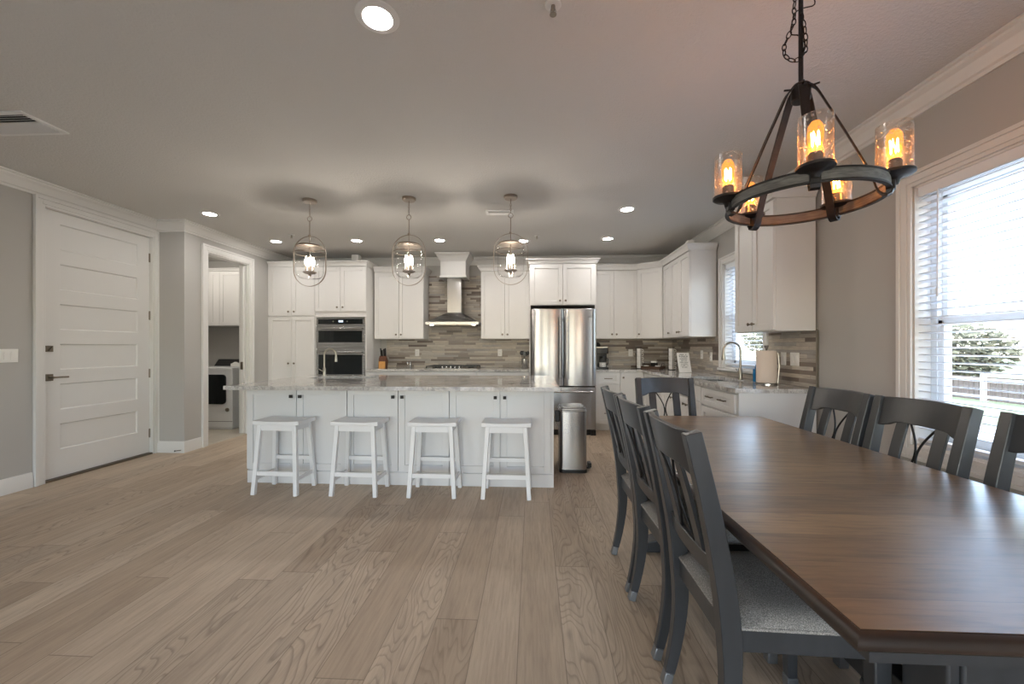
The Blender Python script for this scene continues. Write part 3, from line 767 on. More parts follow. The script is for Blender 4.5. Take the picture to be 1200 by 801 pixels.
def cabinet(name, label, cat, loc, rz, w, d, z0, z1, fronts, crown=None, group=None, toe=0.0, mat='cab', sqk=False, holes=None, flush_base=0.0, opentop=False):
    """origin at front-left bottom corner of the box, x to the right, y to the back"""
    t = thing(name, label, cat, (loc[0], loc[1], 0), rz, group)
    b = MB()
    if toe: b.box(0, w, .07, d, z0, z0 + toe).box(0, w, 0, d, z0 + toe, z1)
    elif holes:      # carcass around an appliance bay
        h0, h1 = holes
        b.box(0, w, 0, d, z0, h0).box(0, w, 0, d, h1, z1).box(0, .022, 0, d, h0, h1).box(w - .022, w, 0, d, h0, h1).box(.022, w - .022, d - .02, d, h0, h1)
    else: b.box(0, w, 0, d, z0, z1)
    if opentop:
        b = MB().box(0, w, .07, d, z0, z0 + toe).box(0, w, 0, d, z0 + toe, z0 + toe + .02).box(0, .018, 0, d, z0 + toe, z1).box(w - .018, w, 0, d, z0 + toe, z1).box(0, w, d - .02, d, z0 + toe, z1).box(0, w, 0, .02, z0 + toe, z1)
    b.build('carcass', mat, t, bevel=.0015, seg=1)
    if flush_base: MB().box(0, w, -.012, .01, z0, z0 + flush_base).build('plinth', mat, t, bevel=.003)
    for f in fronts:
        kind, x0, x1, a, c = f[:5]; kp = f[5] if len(f) > 5 else None
        g = .0028; dm = MB(); shaker(dm, x0 + g, x1 - g, a + g, c - g) if kind != 'slab' else dm.box(x0 + g, x1 - g, -.02, 0, a + g, c - g)
        o = dm.build('door' if kind == 'door' else 'drawer', mat, t, bevel=.0012, seg=1)
        if kp:
            for q in kp:
                if q[0] == 'k': knob(o, q[1], q[2], sq=sqk)
                else: pull(o, q[1], q[2])
    if crown:
        zc, hc, left, right = crown
        prof = [(0, zc), (-.010, zc), (-.012, zc + .014), (-.030, zc + hc * .55), (-.046, zc + hc * .8), (-.050, zc + hc * .82), (-.052, zc + hc), (.02, zc + hc), (.02, zc)]
        # outward of the box is on the right of travel when walking left->right along the front
        path = ([(0, d)] if left else []) + [(0, -.02), (w, -.02)] + ([(w, d)] if right else [])
        prof = [(o, z) for o, z in prof]
        MB().mitre(path, prof).box(0, w, -.0, d, zc, zc + hc * .9).build('crown_moulding', mat, t)
    return t

KD = .045
G1 = 'white shaker cabinets of the kitchen'
# tall pantry
cabinet('pantry_cabinet', 'tall white four-door pantry cabinet at the left end of the back wall', 'cabinet', (-4.10, 6.13), 0, .735, .585, 0, 2.50,
    [('door', .0, .368, 1.735, 2.49, [('k', .368 - KD, 1.80)]), ('door', .368, .735, 1.735, 2.49, [('k', .368 + KD, 1.80)]),
     ('door', .0, .368, .12, 1.725, [('k', .368 - KD, 1.0)]), ('door', .368, .735, .12, 1.725, [('k', .368 + KD, 1.0)])], crown=(2.50, .075, False, False), group=G1, toe=.11)
MB().box(-4.119, -4.101, 6.12, 6.70, 0, 2.56).build('x', 'cab')
f = bpy.data.objects['x']; f.name = 'trim_10'; struct(f)
# oven tower
OX0, OX1 = -3.364, -2.555
cabinet('oven_cabinet', 'tall white cabinet housing the wall oven with two doors above it', 'cabinet', (OX0, 6.13), 0, OX1 - OX0, .585, 0, 2.50,
    [('door', .0, .4045, 1.80, 2.49, [('k', .4045 - KD, 1.865)]), ('door', .4045, .809, 1.80, 2.49, [('k', .4045 + KD, 1.865)]), ('slab', .0, .809, .12, .66)],
    crown=(2.50, .075, False, True), group=G1, toe=.0, holes=(.68, 1.715))
# wall oven combination
t = thing('wall_oven', 'stainless wall oven with microwave above, built into the white cabinet', 'oven', (OX0 + .0235, 6.13, 0))
W = .762
MB().box(0.0, W, .0, .5, .70, 1.70).build('oven_body', 'steelh', t)
cp_ = MB().box(0, W, -.02, 0, 1.585, 1.70).build('control_panel', 'steelh', t, bevel=.002)
MB().box(.03, W - .03, -.023, -.019, 1.605, 1.685).build('control_glass', 'blackglass', cp_)
dsp = MB().box(.355, .425, -.0245, -.022, 1.634, 1.664).build('display', 'led', cp_)
m = MB()
for x in (.27, .49): m.tube([(x, -.022, 1.648), (x, -.027, 1.648)], .009, 12)
m.build('dial', 'nickel', cp_)
def ovendoor(z0, z1, wz0, wz1):
    o = MB().box(0, W, -.025, 0, z0, wz0).box(0, W, -.025, 0, wz1, z1).box(0, .035, -.025, 0, wz0, wz1).box(W - .035, W, -.025, 0, wz0, wz1).build('oven_door', 'steelh', t, bevel=.002)
    MB().box(.035, W - .035, -.022, 0, wz0, wz1).build('oven_window', 'blackglass', o)
    MB().tube([(.03, -.062, z1 - .032), (W - .03, -.062, z1 - .032)], .013, 12).box(.04, .07, -.06, -.02, z1 - .042, z1 - .022).box(W - .07, W - .04, -.06, -.02, z1 - .042, z1 - .022).build('oven_handle', 'steelh', o)
ovendoor(1.235, 1.572, 1.325, 1.505)
ovendoor(.72, 1.205, .83, 1.135)
# upper cabinets on the back wall
cabinet('upper_cabinet', 'white two-door upper cabinet between the oven tower and the range hood', 'cabinet', (-2.53, 6.39), 0, .797, .316, 1.38, 2.45,
    [('door', 0.0, .3985, 1.385, 2.44, [('k', .3985 - .04, 1.45)]), ('door', .3985, .797, 1.385, 2.44, [('k', .3985 + .04, 1.45)])], crown=(2.45, .08, False, True), group=G1)
cabinet('upper_cabinet', 'white two-door upper cabinet between the range hood and the refrigerator', 'cabinet', (-.815, 6.39), 0, .765, .316, 1.38, 2.45,
    [('door', 0.0, .3825, 1.385, 2.44, [('k', .3825 - .04, 1.45)]), ('door', .3825, .765, 1.385, 2.44, [('k', .3825 + .04, 1.45)])], crown=(2.45, .08, True, False), group=G1)
# refrigerator enclosure
t = cabinet('refrigerator_cabinet', 'deep white two-door cabinet above the refrigerator', 'cabinet', (-.046, 5.98), 0, .976, .726, 1.865, 2.475,
    [('door', .018, .488, 1.87, 2.465, [('k', .488 - .04, 1.93)]), ('door', .488, .958, 1.87, 2.465, [('k', .488 + .04, 1.93)])], crown=(2.475, .065, True, True), group=G1)
MB().box(0, .018, .0, .73, 0, 1.865).build('side_panel', 'cab', t); MB().box(.958, .976, 0, .73, 0, 1.865).build('side_panel', 'cab', t)
# right of refrigerator uppers + corner + right wall
cabinet('upper_cabinet', 'white two-door upper cabinet right of the refrigerator', 'cabinet', (.932, 6.39), 0, .688, .316, 1.38, 2.45,
    [('door', .01, .335, 1.385, 2.44, [('k', .335 - .035, 1.45)]), ('door', .335, .69, 1.385, 2.44, [('k', .335 + .035, 1.45)])], crown=(2.45, .08, False, False), group=G1)
t = thing('corner_cabinet', 'white single-door corner cabinet set diagonally in the back right corner', 'cabinet', (0, 0, 0), 0, G1)
cpoly = [(1.624, 6.39), (1.945, 6.13), (2.266, 6.13), (2.266, 6.706), (1.624, 6.706)]
MB().prism(cpoly, 1.38, 2.45).build('carcass', 'cab', t)
dl = sqrt(.321 ** 2 + .26 ** 2); ang = atan2(-.26, .321)
T = Matrix.Translation((1.624, 6.39, 0)) @ Matrix.Rotation(ang, 4, 'Z')
dm = MB(); shaker(dm, .012, dl - .012, 1.387, 2.438); dm.v = [T @ v for v in dm.v]; o = dm.build('door', 'cab', t, bevel=.0012, seg=1)
kb = MB().lathe([(.006, 0), (.006, .012), (.013, .018), (.015, .024), (.011, .029), (.002, .030)], n=14, T=T @ Matrix.Translation((.05, -.02, 1.45)) @ Matrix.Rotation(R(90), 4, 'X')); kb.build('knob', 'bronze', o)
nrm = [(0, 2.45), (-.010, 2.45), (-.012, 2.464), (-.030, 2.494), (-.046, 2.514), (-.050, 2.516), (-.052, 2.53), (.02, 2.53), (.02, 2.45)]
MB().mitre([(1.612, 6.374), (1.626, 6.374), (1.936, 6.122), (1.93, 6.10)], nrm).prism(cpoly, 2.45, 2.52).build('crown_moulding', 'cab', t)
cabinet('upper_cabinet', 'white three-door upper cabinet on the right wall left of the kitchen window', 'cabinet', (1.955, 6.128), R(-90), 1.008, .311, 1.38, 2.45,
    [('door', .0, .33, 1.385, 2.44, [('k', .29, 1.45)]), ('door', .33, .669, 1.385, 2.44, [('k', .669 - .035, 1.45)]), ('door', .669, 1.008, 1.385, 2.44, [('k', .669 + .035, 1.45)])], crown=(2.45, .08, False, True), group=G1)
cabinet('upper_cabinet', 'large white two-door upper cabinet nearest the dining area', 'cabinet', (1.955, 3.985), R(-90), .62, .311, 1.38, 2.45,
    [('door', .0, .31, 1.385, 2.44, [('k', .31 - .032, 1.45)]), ('door', .31, .62, 1.385, 2.44, [('k', .31 + .032, 1.45)])], crown=(2.45, .08, True, True), group=G1)

# base cabinets on the back wall
BT = .878
def basecab(label, loc, rz, w, fronts, d=.60, opentop=False):
    return cabinet('base_cabinet', label, 'cabinet', loc, rz, w, d, 0, BT, fronts, group=G1, toe=.10, opentop=opentop)
basecab('white base cabinet with a drawer left of the cooktop', (-2.553, 6.11), 0, .755, [('drawer', 0, .755, .72, .868, [('p', .377, .79)]), ('door', 0, .377, .11, .71, [('k', .33, .66)]), ('door', .377, .755, .11, .71, [('k', .42, .66)])])
basecab('white base cabinet with wide drawers under the cooktop', (-1.796, 6.11), 0, .95, [('drawer', 0, .95, .72, .868, [('p', .25, .79), ('p', .7, .79)]), ('drawer', 0, .95, .42, .71, [('p', .475, .6)]), ('drawer', 0, .95, .11, .41, [('p', .475, .3)])])
basecab('white base cabinet between the cooktop and the refrigerator', (-.844, 6.11), 0, .795, [('drawer', 0, .795, .72, .868, [('p', .4, .79)]), ('door', 0, .397, .11, .71, [('k', .35, .66)]), ('door', .397, .795, .11, .71, [('k', .44, .66)])])
basecab('white base cabinet with three stacked drawers just right of the refrigerator', (.932, 6.11), 0, .37, [('drawer', .01, .37, .70, .868, [('p', .19, .785)]), ('drawer', .01, .37, .41, .69, [('p', .19, .56)]), ('drawer', .01, .37, .11, .40, [('p', .19, .27)])])
basecab('white base cabinet with one full-height door in the back right corner', (1.304, 6.11), 0, .352, [('door', 0, .335, .11, .868, [('k', .04, .80)])])
# right run, facing the island
basecab('white base cabinet with a drawer and door left of the sink', (1.66, 6.10), R(-90), 1.30, [('drawer', .03, .44, .72, .868, [('p', .23, .79)]), ('door', .03, .44, .11, .71, [('k', .39, .66)]), ('drawer', .44, .87, .72, .868, [('p', .66, .79)]), ('door', .44, .87, .11, .71, [('k', .48, .66)]), ('drawer', .87, 1.30, .72, .868, [('p', 1.08, .79)]), ('door', .87, 1.30, .11, .71, [('k', 1.25, .66)])])
basecab('white sink base cabinet with two doors under the kitchen window', (1.66, 4.798), R(-90), .76, [('slab', 0, .76, .72, .868), ('door', 0, .38, .11, .71, [('k', .34, .64)]), ('door', .38, .76, .11, .71, [('k', .42, .64)])], opentop=True)
t = basecab('white base cabinet of wide two-pull drawers at the end of the run', (1.66, 4.036), R(-90), .67, [('drawer', .0, .65, .70, .862, [('p', .21, .79), ('p', .46, .79)]), ('drawer', 0, .65, .41, .69, [('p', .19, .57), ('p', .46, .57)]), ('drawer', .0, .65, .11, .40, [('p', .19, .27), ('p', .46, .27)])])
MB().box(.672, .684, -.0, .602, 0, BT).build('end_panel', 'isl', t)

def slab(mb, x0, x1, y0, y1, z0, z1, hole=None):
    if not hole: return mb.box(x0, x1, y0, y1, z0, z1)
    a, b, c, d = hole
    mb.box(x0, a, y0, y1, z0, z1).box(b, x1, y0, y1, z0, z1).box(a, b, y0, c, z0, z1).box(a, b, d, y1, z0, z1); return mb
o = slab(MB(), -2.553, -.05, 6.075, YB - .013, .88, .914).build('back_worktop', 'granite', bevel=.003); tag(o, 'speckled grey granite worktop on the back wall under the cooktop', 'worktop')
SK = (1.76, 2.12, 4.08, 4.74)
mb = slab(MB(), 1.625, XR - .013, 3.335, 6.075, .88, .914, SK).box(.935, XR - .013, 6.075, YB - .013, .88, .914)
o = mb.build('sink_worktop', 'granite'); tag(o, 'L-shaped grey granite worktop running from the refrigerator past the sink', 'worktop')
a, b, c, d = SK
o = MB().box(a - .006, a, c - .006, d + .006, .70, .881).box(b, b + .006, c - .006, d + .006, .70, .881).box(a, b, c - .006, c, .70, .881).box(a, b, d, d + .006, .70, .881).box(a - .006, b + .006, c - .006, d + .006, .694, .702)
o = o.build('sink_basin', 'steelh'); tag(o, 'stainless undermount sink below the kitchen window', 'sink')

def faucet(loc, rz, s, label, lever=True):
    t = thing('kitchen_faucet', label, 'faucet', loc, rz)
    MB().lathe([(.030 * s, 0), (.030 * s, .006), (.022 * s, .010)], n=20).build('base_flange', 'nickel', t)
    r = .086 * s; zt = .385 * s - r
    pts = [(0, 0, 0), (0, 0, .1 * s), (0, 0, zt * .7), (0, 0, zt)] + [(r - r * cos(q), 0, zt + r * sin(q)) for q in [pi * i / 14 for i in range(1, 14)]] + [(2 * r, 0, zt - .01)]
    MB().lathe([(.020 * s, .0), (.020 * s, .10 * s), (.014 * s, .115 * s)], n=16).tube(pts, .0115 * s, 12).build('gooseneck', 'nickel', t)
    MB().lathe([(.020 * s, 0), (.021 * s, .02), (.013 * s, .085 * s), (.012 * s, .10 * s)], (2 * r, 0, zt - .10 * s), 16).build('spray_head', 'nickel', t)
    MB().tube([(0, 0, .065 * s), (0, -.045 * s, .070 * s)], .011 * s, 10).tube([(0, -.045 * s, .070 * s), (-.005, -.06 * s, .075 * s), (-.012, -.12 * s, .100 * s)], .006 * s, 8).build('lever', 'nickel', t)
    return t
faucet((2.175, 4.36, .914), R(180), 1.0, 'brushed nickel gooseneck faucet standing at the sink under the window')

# ---- cooktop
t = thing('gas_cooktop', 'black gas cooktop set in the back worktop below the range hood', 'cooktop', (-1.245, 6.36, .914))
MB().box(-.40, .40, -.26, .26, 0, .012).build('cooktop_tray', 'steelh', t, bevel=.003)
for gx in (-.265, 0, .265):
    g = MB()
    for a in (-.11, .11): g.box(gx + a - .006, gx + a + .006, -.20, .23, .034, .048)
    for b in (-.20, -.09, .02, .12, .23): g.box(gx - .125, gx + .125, b - .006, b + .006, .036, .050)
    for a in (-.12, .12):
        for b in (-.2, .23): g.box(gx + a - .007, gx + a + .007, b - .007, b + .007, .010, .04)
    g.build('grate', 'black', t)
for bx, by, br in ((-.265, -.08, .035), (-.265, .13, .045), (0, .02, .055), (.265, -.08, .035), (.265, .13, .045)):
    MB().lathe([(br, .010), (br, .020), (br * .7, .026), (br * .65, .032)], (bx, by, 0), 18).build('burner', 'black', t)
for k in range(5):
    MB().lathe([(.017, .012), (.018, .02), (.016, .045), (.004, .047)], (-.13 + .065 * k, -.228, 0), 14).build('burner_knob', 'steelh', t)

# ---- range hood
t = thing('range_hood', 'stainless chimney range hood above the cooktop', 'range hood', (-1.245, 6.708, 0))
d = .50
MB().box(-.415, .415, -d, 0, 1.60, 1.645).build('hood_lip', 'steelh', t, bevel=.003)
MB().add([(-.41, -d + .005, 1.645), (.41, -d + .005, 1.645), (.41, -.001, 1.645), (-.41, -.001, 1.645), (-.115, -.31, 1.80), (.115, -.31, 1.80), (.115, -.001, 1.80), (-.115, -.001, 1.80)],
         [(0, 1, 5, 4), (1, 2, 6, 5), (2, 3, 7, 6), (3, 0, 4, 7), (4, 5, 6, 7), (0, 3, 2, 1)]).build('hood_canopy', 'steelh', t)
MB().box(-.113, .113, -.305, -.001, 1.80, 2.36).build('chimney', 'steel', t, bevel=.002)
lg = MB(); lg.box(-.36, .36, -.42, -.08, 1.594, 1.600); lg.build('filter', 'nickel', t)
for x in (-.33, .33):
    MB().lathe([(.028, 0), (.028, .006)], (x, -.44, 1.593), 16).build('hood_lamp', 'hoodlamp', t)
m = MB()
for k in range(5): m.tube([(-.06 + .03 * k, -d, 1.622), (-.06 + .03 * k, -d - .004, 1.622)], .006, 10)
m.build('control_buttons', 'nickel', t)
t = thing('hood_cover', 'white painted crown-topped box enclosing the top of the hood chimney', 'hood cover', (-1.245, 6.708, 0))
MB().box(-.20, .20, -.40, -.001, 2.355, 2.60).build('cover_box', 'cab', t, bevel=.002)
prof = [(0, 2.60), (-.006, 2.60), (-.008, 2.615), (-.05, 2.675), (-.065, 2.70), (-.072, 2.705), (-.075, 2.73), (.02, 2.73), (.02, 2.60)]
MB().mitre([(-.20, -.001), (-.20, -.40), (.20, -.40), (.20, -.001)], prof).box(-.2, .2, -.4, -.001, 2.60, 2.72).build('crown_moulding', 'cab', t)
prof = [(0, 2.345), (-.012, 2.345), (-.014, 2.36), (-.008, 2.372), (0, 2.375)]
MB().mitre([(-.20, -.001), (-.20, -.40), (.20, -.40), (.20, -.001)], prof).build('base_bead', 'cab', t)

# ---- refrigerator (french door)
t = thing('refrigerator', 'stainless french-door refrigerator with freezer drawer below', 'refrigerator', (.442, 5.83, 0))
w = .455
MB().box(-w, w, .01, .80, .05, 1.80).build('body', 'dark', t)
def curved(x0, x1, z0, z1, bulge, n=14):
    m = MB(); pts = []
    for i in range(n + 1):
        u = i / n; x = x0 + (x1 - x0) * u
        pts.append((x, -.055 - bulge * (1 - (2 * u - 1) ** 2) + (.012 if i in (0, n) else 0)))
    pts += [(x1, 0.0), (x0, 0.0)]
    return m.prism(pts, z0, z1)
for s in (-1, 1):
    x0, x1 = (-w, -.003) if s < 0 else (.003, w)
    dd = curved(x0, x1, .70, 1.795, .016).build('fridge_door', 'steel', t, bevel=.004, ang=25)
    hx = s * .055
    MB().tube([(hx, -.12, .80), (hx, -.125, 1.2), (hx, -.12, 1.68)], .013, 12).box(hx - .009, hx + .009, -.115, -.06, .82, .845).box(hx - .009, hx + .009, -.115, -.06, 1.635, 1.66).build('door_handle', 'steel', dd)
    if s > 0:
        MB().sweep([(.36, -.071, 1.685), (.375, -.0705, 1.69), (.392, -.069, 1.688), (.40, -.068, 1.698)], [(-.002, -.001), (.002, -.001), (.002, .001), (-.002, .001)], (0, 1, 0)).box(.345, .385, -.0725, -.070, 1.671, 1.677).build('emblem', 'dark', dd)
fz = curved(-w, w, .085, .685, .018, 22).build('freezer_drawer', 'steel', t, bevel=.004, ang=25)
MB().tube([(-w + .05, -.13, .625), (w - .05, -.13, .625)], .014, 12).box(-w + .07, -w + .095, -.125, -.055, .615, .635).box(w - .095, w - .07, -.125, -.055, .615, .635).build('drawer_handle', 'steelh', fz)
MB().box(-w + .01, w - .01, -.02, .1, .0, .08).box(-w, -w + .07, -.05, 0, 0, .075).box(w - .07, w, -.05, 0, 0, .075).build('toe_grille', 'dark', t)

# ================================================================== ISLAND
IY = 3.625
units = [(-2.63, -1.685, -2.158, 'left two-door unit of the white kitchen island'), (-1.684, -.746, -1.213, 'middle two-door unit of the white kitchen island'), (-.745, .19, -.288, 'right two-door unit of the white kitchen island, nearest the trash can')]
for x0, x1, xc, lb in units:
    w = x1 - x0; c = xc - x0; r = w if x1 < 0 else w - .026
    l = 0.0
    t = cabinet('island_cabinet', lb, 'cabinet', (x0, IY), 0, w - .001, 1.11, 0, BT, [('door', l, c, .125, .872, [('k', c - .042, .80)]), ('door', c, r, .125, .872, [('k', c + .042, .80)])], mat='isl', sqk=True, flush_base=.115, opentop=(x0 < -2), toe=(.001 if x0 < -2 else 0), group='units of the kitchen island')
mb = slab(MB(), -2.672, .228, 3.375, 4.785, .880, .914, (-2.42, -1.74, 4.22, 4.60))
o = mb.build('island_worktop', 'granite'); tag(o, 'long polished grey granite worktop of the kitchen island', 'worktop')
ix0, ix1, iy0, iy1 = -2.42, -1.74, 4.22, 4.60
o = MB().box(ix0 - .004, ix0, iy0 - .004, iy1 + .004, .70, .8795).box(ix1, ix1 + .004, iy0 - .004, iy1 + .004, .70, .8795).box(ix0, ix1, iy0 - .004, iy0, .70, .8795).box(ix0, ix1, iy1, iy1 + .004, .70, .8795).box(ix0 - .004, ix1 + .004, iy0 - .004, iy1 + .004, .695, .70).build('sink_basin', 'steelh'); tag(o, 'stainless undermount sink in the island worktop', 'sink')
faucet((-2.45, 4.66, .914), R(0), .82, 'pale nickel gooseneck faucet on the island in front of the oven')

# ---- stools
def stool(loc, label):
    t = thing('counter_stool', label, 'stool', loc, 0, 'white backless stools at the island')
    w, d, h = .205, .128, .625
    nx = 13; vs = []; fs = []; s_ = MB()      # gently dished seat
    prof = []
    for i in range(nx): x = -w + 2 * w * i / (nx - 1); prof.append((x, h - .008 + .008 * (x / w) ** 2))
    for i in range(nx - 1, -1, -1): x = -w + 2 * w * i / (nx - 1); prof.append((x, h - .036))
    s_.prism(prof, -d, d, axis='y'); s_.build('seat', 'stool', t, bevel=.004, ang=30)
    ft = [(sx * .192, sy * .142) for sx in (-1, 1) for sy in (-1, 1)]
    for sx in (-1, 1):
        for sy in (-1, 1): MB().beam((sx * .190, sy * .135, 0.0), (sx * .155, sy * .098, h - .036), .034, .034, up=(0, 1, 0)).build('leg', 'stool', t, bevel=.003)
    def at(sx, sy, z): k = z / (h - .036); return Vector((sx * (.190 - .035 * k), sy * (.135 - .037 * k), z))
    ap = MB()
    for sy in (-1, 1): ap.beam(at(-1, sy, h - .062), at(1, sy, h - .062), .02, .048)
    for sx in (-1, 1): ap.beam(at(sx, -1, h - .062), at(sx, 1, h - .062), .02, .048)
    ap.build('apron', 'stool', t)
    MB().beam(at(-1, -1, .18), at(1, -1, .18), .018, .036).build('stretcher', 'stool', t, bevel=.002)
    MB().beam(at(-1, 1, .255), at(1, 1, .255), .018, .034).build('stretcher', 'stool', t, bevel=.002)
    for sx in (-1, 1): MB().beam(at(sx, -1, .135), at(sx, 1, .135), .018, .034).build('stretcher', 'stool', t, bevel=.002)
    return t
SL = ['leftmost of the four white backless stools at the island', 'second white backless stool from the left at the island', 'third white backless stool from the left at the island', 'rightmost white backless stool at the island, nearest the trash can']
SX = [-2.165, -1.492, -.835, -.217]
S0 = stool((SX[0], 3.445, 0), SL[0]); S0.rotation_euler = (0, 0, R(-2))
for x, lb, a in zip(SX[1:], SL[1:], (-1.5, 0, 0)): dup(S0, lb, (x, 3.45, 0), R(a))

# ---- trash can
t = thing('step_trash_can', 'slim stainless step trash can with a black lid hinge beside the island', 'trash can', (.272, 4.05, 0))
MB().rbox(-.004, .272, -.004, .34, 0, .032, .035).build('base_ring', 'black', t)
MB().rbox(0, .268, 0, .336, .032, .60, .033, 6).build('bin_body', 'steel', t, ang=25)
m = MB().rbox(-.002, .270, -.002, .338, .60, .618, .034, 6).rbox(.004, .264, .004, .33, .618, .638, .03, 6).rbox(.02, .25, .02, .314, .638, .652, .03, 6); m.build('lid', 'steelh', t, bevel=.004, ang=30)
MB().box(-.045, -.002, .03, .10, .50, .615).build('hinge_housing', 'black', t, bevel=.005)
MB().box(.268, .315, .09, .17, .018, .032).box(.29, .325, .085, .175, .030, .075).build('foot_pedal', 'black', t, bevel=.004)

# ================================================================== COUNTER ITEMS
Z0 = .914
# knife block
t = thing('knife_block', 'wooden block holding black-handled knives on the back counter', 'knife block', (-2.385, 6.40, Z0), R(0))
MB().prism([(-.075, 0), (.02, 0), (.045, .125), (-.03, .20), (-.075, .16)], -.055, .055, axis='x').build('block', 'walnutd', t, bevel=.003)
MB().box(-.052, .052, -.095, -.02, 0, .11).build('steak_knife_holder', 'wooden', t, bevel=.003)
for i, (x, y, hh) in enumerate(((-.035, .0, .13), (-.012, -.01, .10), (.012, .0, .12), (.035, -.01, .13), (.0, .03, .11))):
    MB().beam((x, y, .13), (x * 1.1, y - .035, .19 + hh), .016, .022, up=(0, 1, 0)).build('knife_handle', 'black', t, bevel=.003)
for i, (x, lb) in enumerate(((-2.02, 'left of two small glass and steel shakers on the back counter'), (-1.975, 'right of two small glass and steel shakers on the back counter'))):
    t = thing('spice_shaker', lb, 'shaker', (x, 6.47, Z0))
    MB().lathe([(.017, 0), (.018, .004), (.015, .07)], n=16).build('shaker_body', 'steelh' if i else 'jar', t); MB().lathe([(.016, .07), (.017, .09), (.012, .10), (.002, .103)], n=16).build('shaker_top', 'steelh', t)
t = thing('utensil_crock', 'steel crock of black cooking utensils next to the refrigerator', 'utensil crock', (-.125, 6.40, Z0))
MB().lathe([(.045, 0), (.047, .004), (.047, .15), (.044, .15), (.043, .01)], n=24).build('crock', 'steelh', t)
for i, (a, b, q) in enumerate(((-.03, .01, 1), (.0, -.01, 0), (.03, .0, 1), (.01, .03, 0), (-.015, .025, 1))):
    u = MB().tube([(a * .5, b * .5, .02), (a * 1.5, b * 1.5, .22)], .005, 6)
    if q: u.ball((a * 1.7, b * 1.7, .245), .024, .01, .034)
    else: u.box(a * 1.7 - .02, a * 1.7 + .02, b * 1.7 - .003, b * 1.7 + .003, .20, .27)
    u.build('utensil', 'black', t)
# coffee maker
t = thing('coffee_maker', 'black drip coffee maker with glass carafe right of the refrigerator', 'coffee maker', (1.07, 6.42, Z0))
MB().rbox(-.10, .10, -.12, .12, 0, .025, .02).build('hot_plate_base', 'black', t)
MB().rbox(-.10, .10, .03, .12, .025, .30, .015).build('water_tower', 'black', t)
MB().rbox(-.10, .10, -.11, .12, .235, .345, .02).build('brew_head', 'black', t, bevel=.004)
MB().box(-.09, .09, -.112, -.108, .325, .342).build('chrome_band', 'nickel', t)
MB().ball((-.05, 0, .37), .045, .07, .04).build('brew_lid', 'black', t)
cf = MB().lathe([(.055, .028), (.062, .05), (.06, .11), (.04, .15), (.038, .17)], (.02, -.045, 0), 20, cap=False).build('carafe', 'jar', t)
MB().lathe([(.05, .03), (.055, .05), (.055, .10), (.01, .102)], (.02, -.045, 0), 20).build('paper_wrap', 'china', cf)
MB().lathe([(.038, .17), (.04, .185), (.01, .19)], (.02, -.045, 0), 16).tube([(.058, -.045, .17), (.10, -.06, .16), (.10, -.06, .08), (.075, -.05, .06)], .007, 8).build('carafe_handle', 'black', cf)
# mug stacks
def mug():
    m = MB().lathe([(.030, 0), (.036, .004), (.040, .055), (.040, .060), (.037, .060), (.034, .010), (.004, .008)], n=20)
    m.tube([(.038, 0, .048), (.056, 0, .046), (.064, 0, .030), (.056, 0, .014), (.038, 0, .012)], .0045, 6); return m
ords = ['bottom', 'second from bottom', 'middle', 'second from top', 'top']
mm = None
for (sx, sy, side, rzz) in ((1.675, 6.46, 'left of the wooden tray', R(-15)), (2.05, 6.10, 'right of the wooden tray', R(-25))):
    t = thing('mug_rack', 'black wire rack holding a stack of white mugs %s' % side, 'mug rack', (sx, sy, Z0), rzz)
    MB().lathe([(.052, 0), (.052, .006), (.04, .006)], n=20).build('rack_base', 'chairiron', t)
    r = MB()
    for q in (60, 180, 300): r.tube([(.047 * cos(R(q)), .047 * sin(R(q)), .004), (.047 * cos(R(q)), .047 * sin(R(q)), .335)], .0025, 6)
    r.tube([(.047 * cos(a), .047 * sin(a), .335) for a in [2 * pi * i / 20 for i in range(20)]], .0025, 6, closed=True); r.build('rack_wires', 'chairiron', t)
    for k in range(5):
        lb = 'white mug, %s of the stack %s' % (ords[k], side)
        if mm is None: mm = mug().build('coffee_mug', 'china'); tag(mm, lb, 'mug', 'white mugs stacked in racks'); o = mm
        else: o = mm.copy(); C.objects.link(o); o['label'] = lb
        o.location = (sx, sy, Z0 + .008 + .0615 * k); o.rotation_euler = (0, 0, rzz)
# tray with coffee things
t = thing('serving_tray', 'dark wooden tray on the corner of the counter between the mug stacks', 'tray', (1.86, 6.36, Z0), R(-40))
MB().box(-.15, .15, -.10, .10, 0, .010).box(-.15, .15, -.10, -.09, .01, .045).box(-.15, .15, .09, .10, .01, .045).box(-.15, -.14, -.09, .09, .01, .045).box(.14, .15, -.09, .09, .01, .045).build('tray_body', 'amber', t, bevel=.002)
for s in (-1, 1): MB().tube([(s * .146, -.05, .04), (s * .155, -.04, .085), (s * .155, .04, .085), (s * .146, .05, .04)], .004, 6).build('tray_handle', 'chairiron', t)
T = Matrix.Translation((1.86, 6.36, Z0 + .0105)) @ Matrix.Rotation(R(-40), 4, 'Z')
def put(mb, name, mat, x, y, label, cat, z=0):
    o = mb.build(name, mat); o.matrix_world = T @ Matrix.Translation((x, y, z)); return tag(o, label, cat)
put(MB().lathe([(.02, 0), (.035, .01), (.042, .045), (.039, .045), (.03, .012), (.003, .01)], n=20), 'sugar_bowl', 'china', -.09, -.035, 'small white bowl at the left end of the wooden tray', 'bowl')
put(MB().lathe([(.02, 0), (.035, .01), (.042, .045), (.039, .045), (.03, .012), (.003, .01)], n=20), 'cream_bowl', 'china', .09, -.035, 'small white bowl at the right end of the wooden tray', 'bowl')
put(MB().rbox(-.045, .045, -.035, .035, 0, .085, .01), 'tea_box', 'black', 0.0, .04, 'black box standing in the middle of the wooden tray', 'box')
put(MB().rbox(-.045, .045, -.03, .03, 0, .026, .008), 'napkin_stack', 'china', 0.0, .04, 'small white stack lying on the black box on the tray', 'napkins', .086)
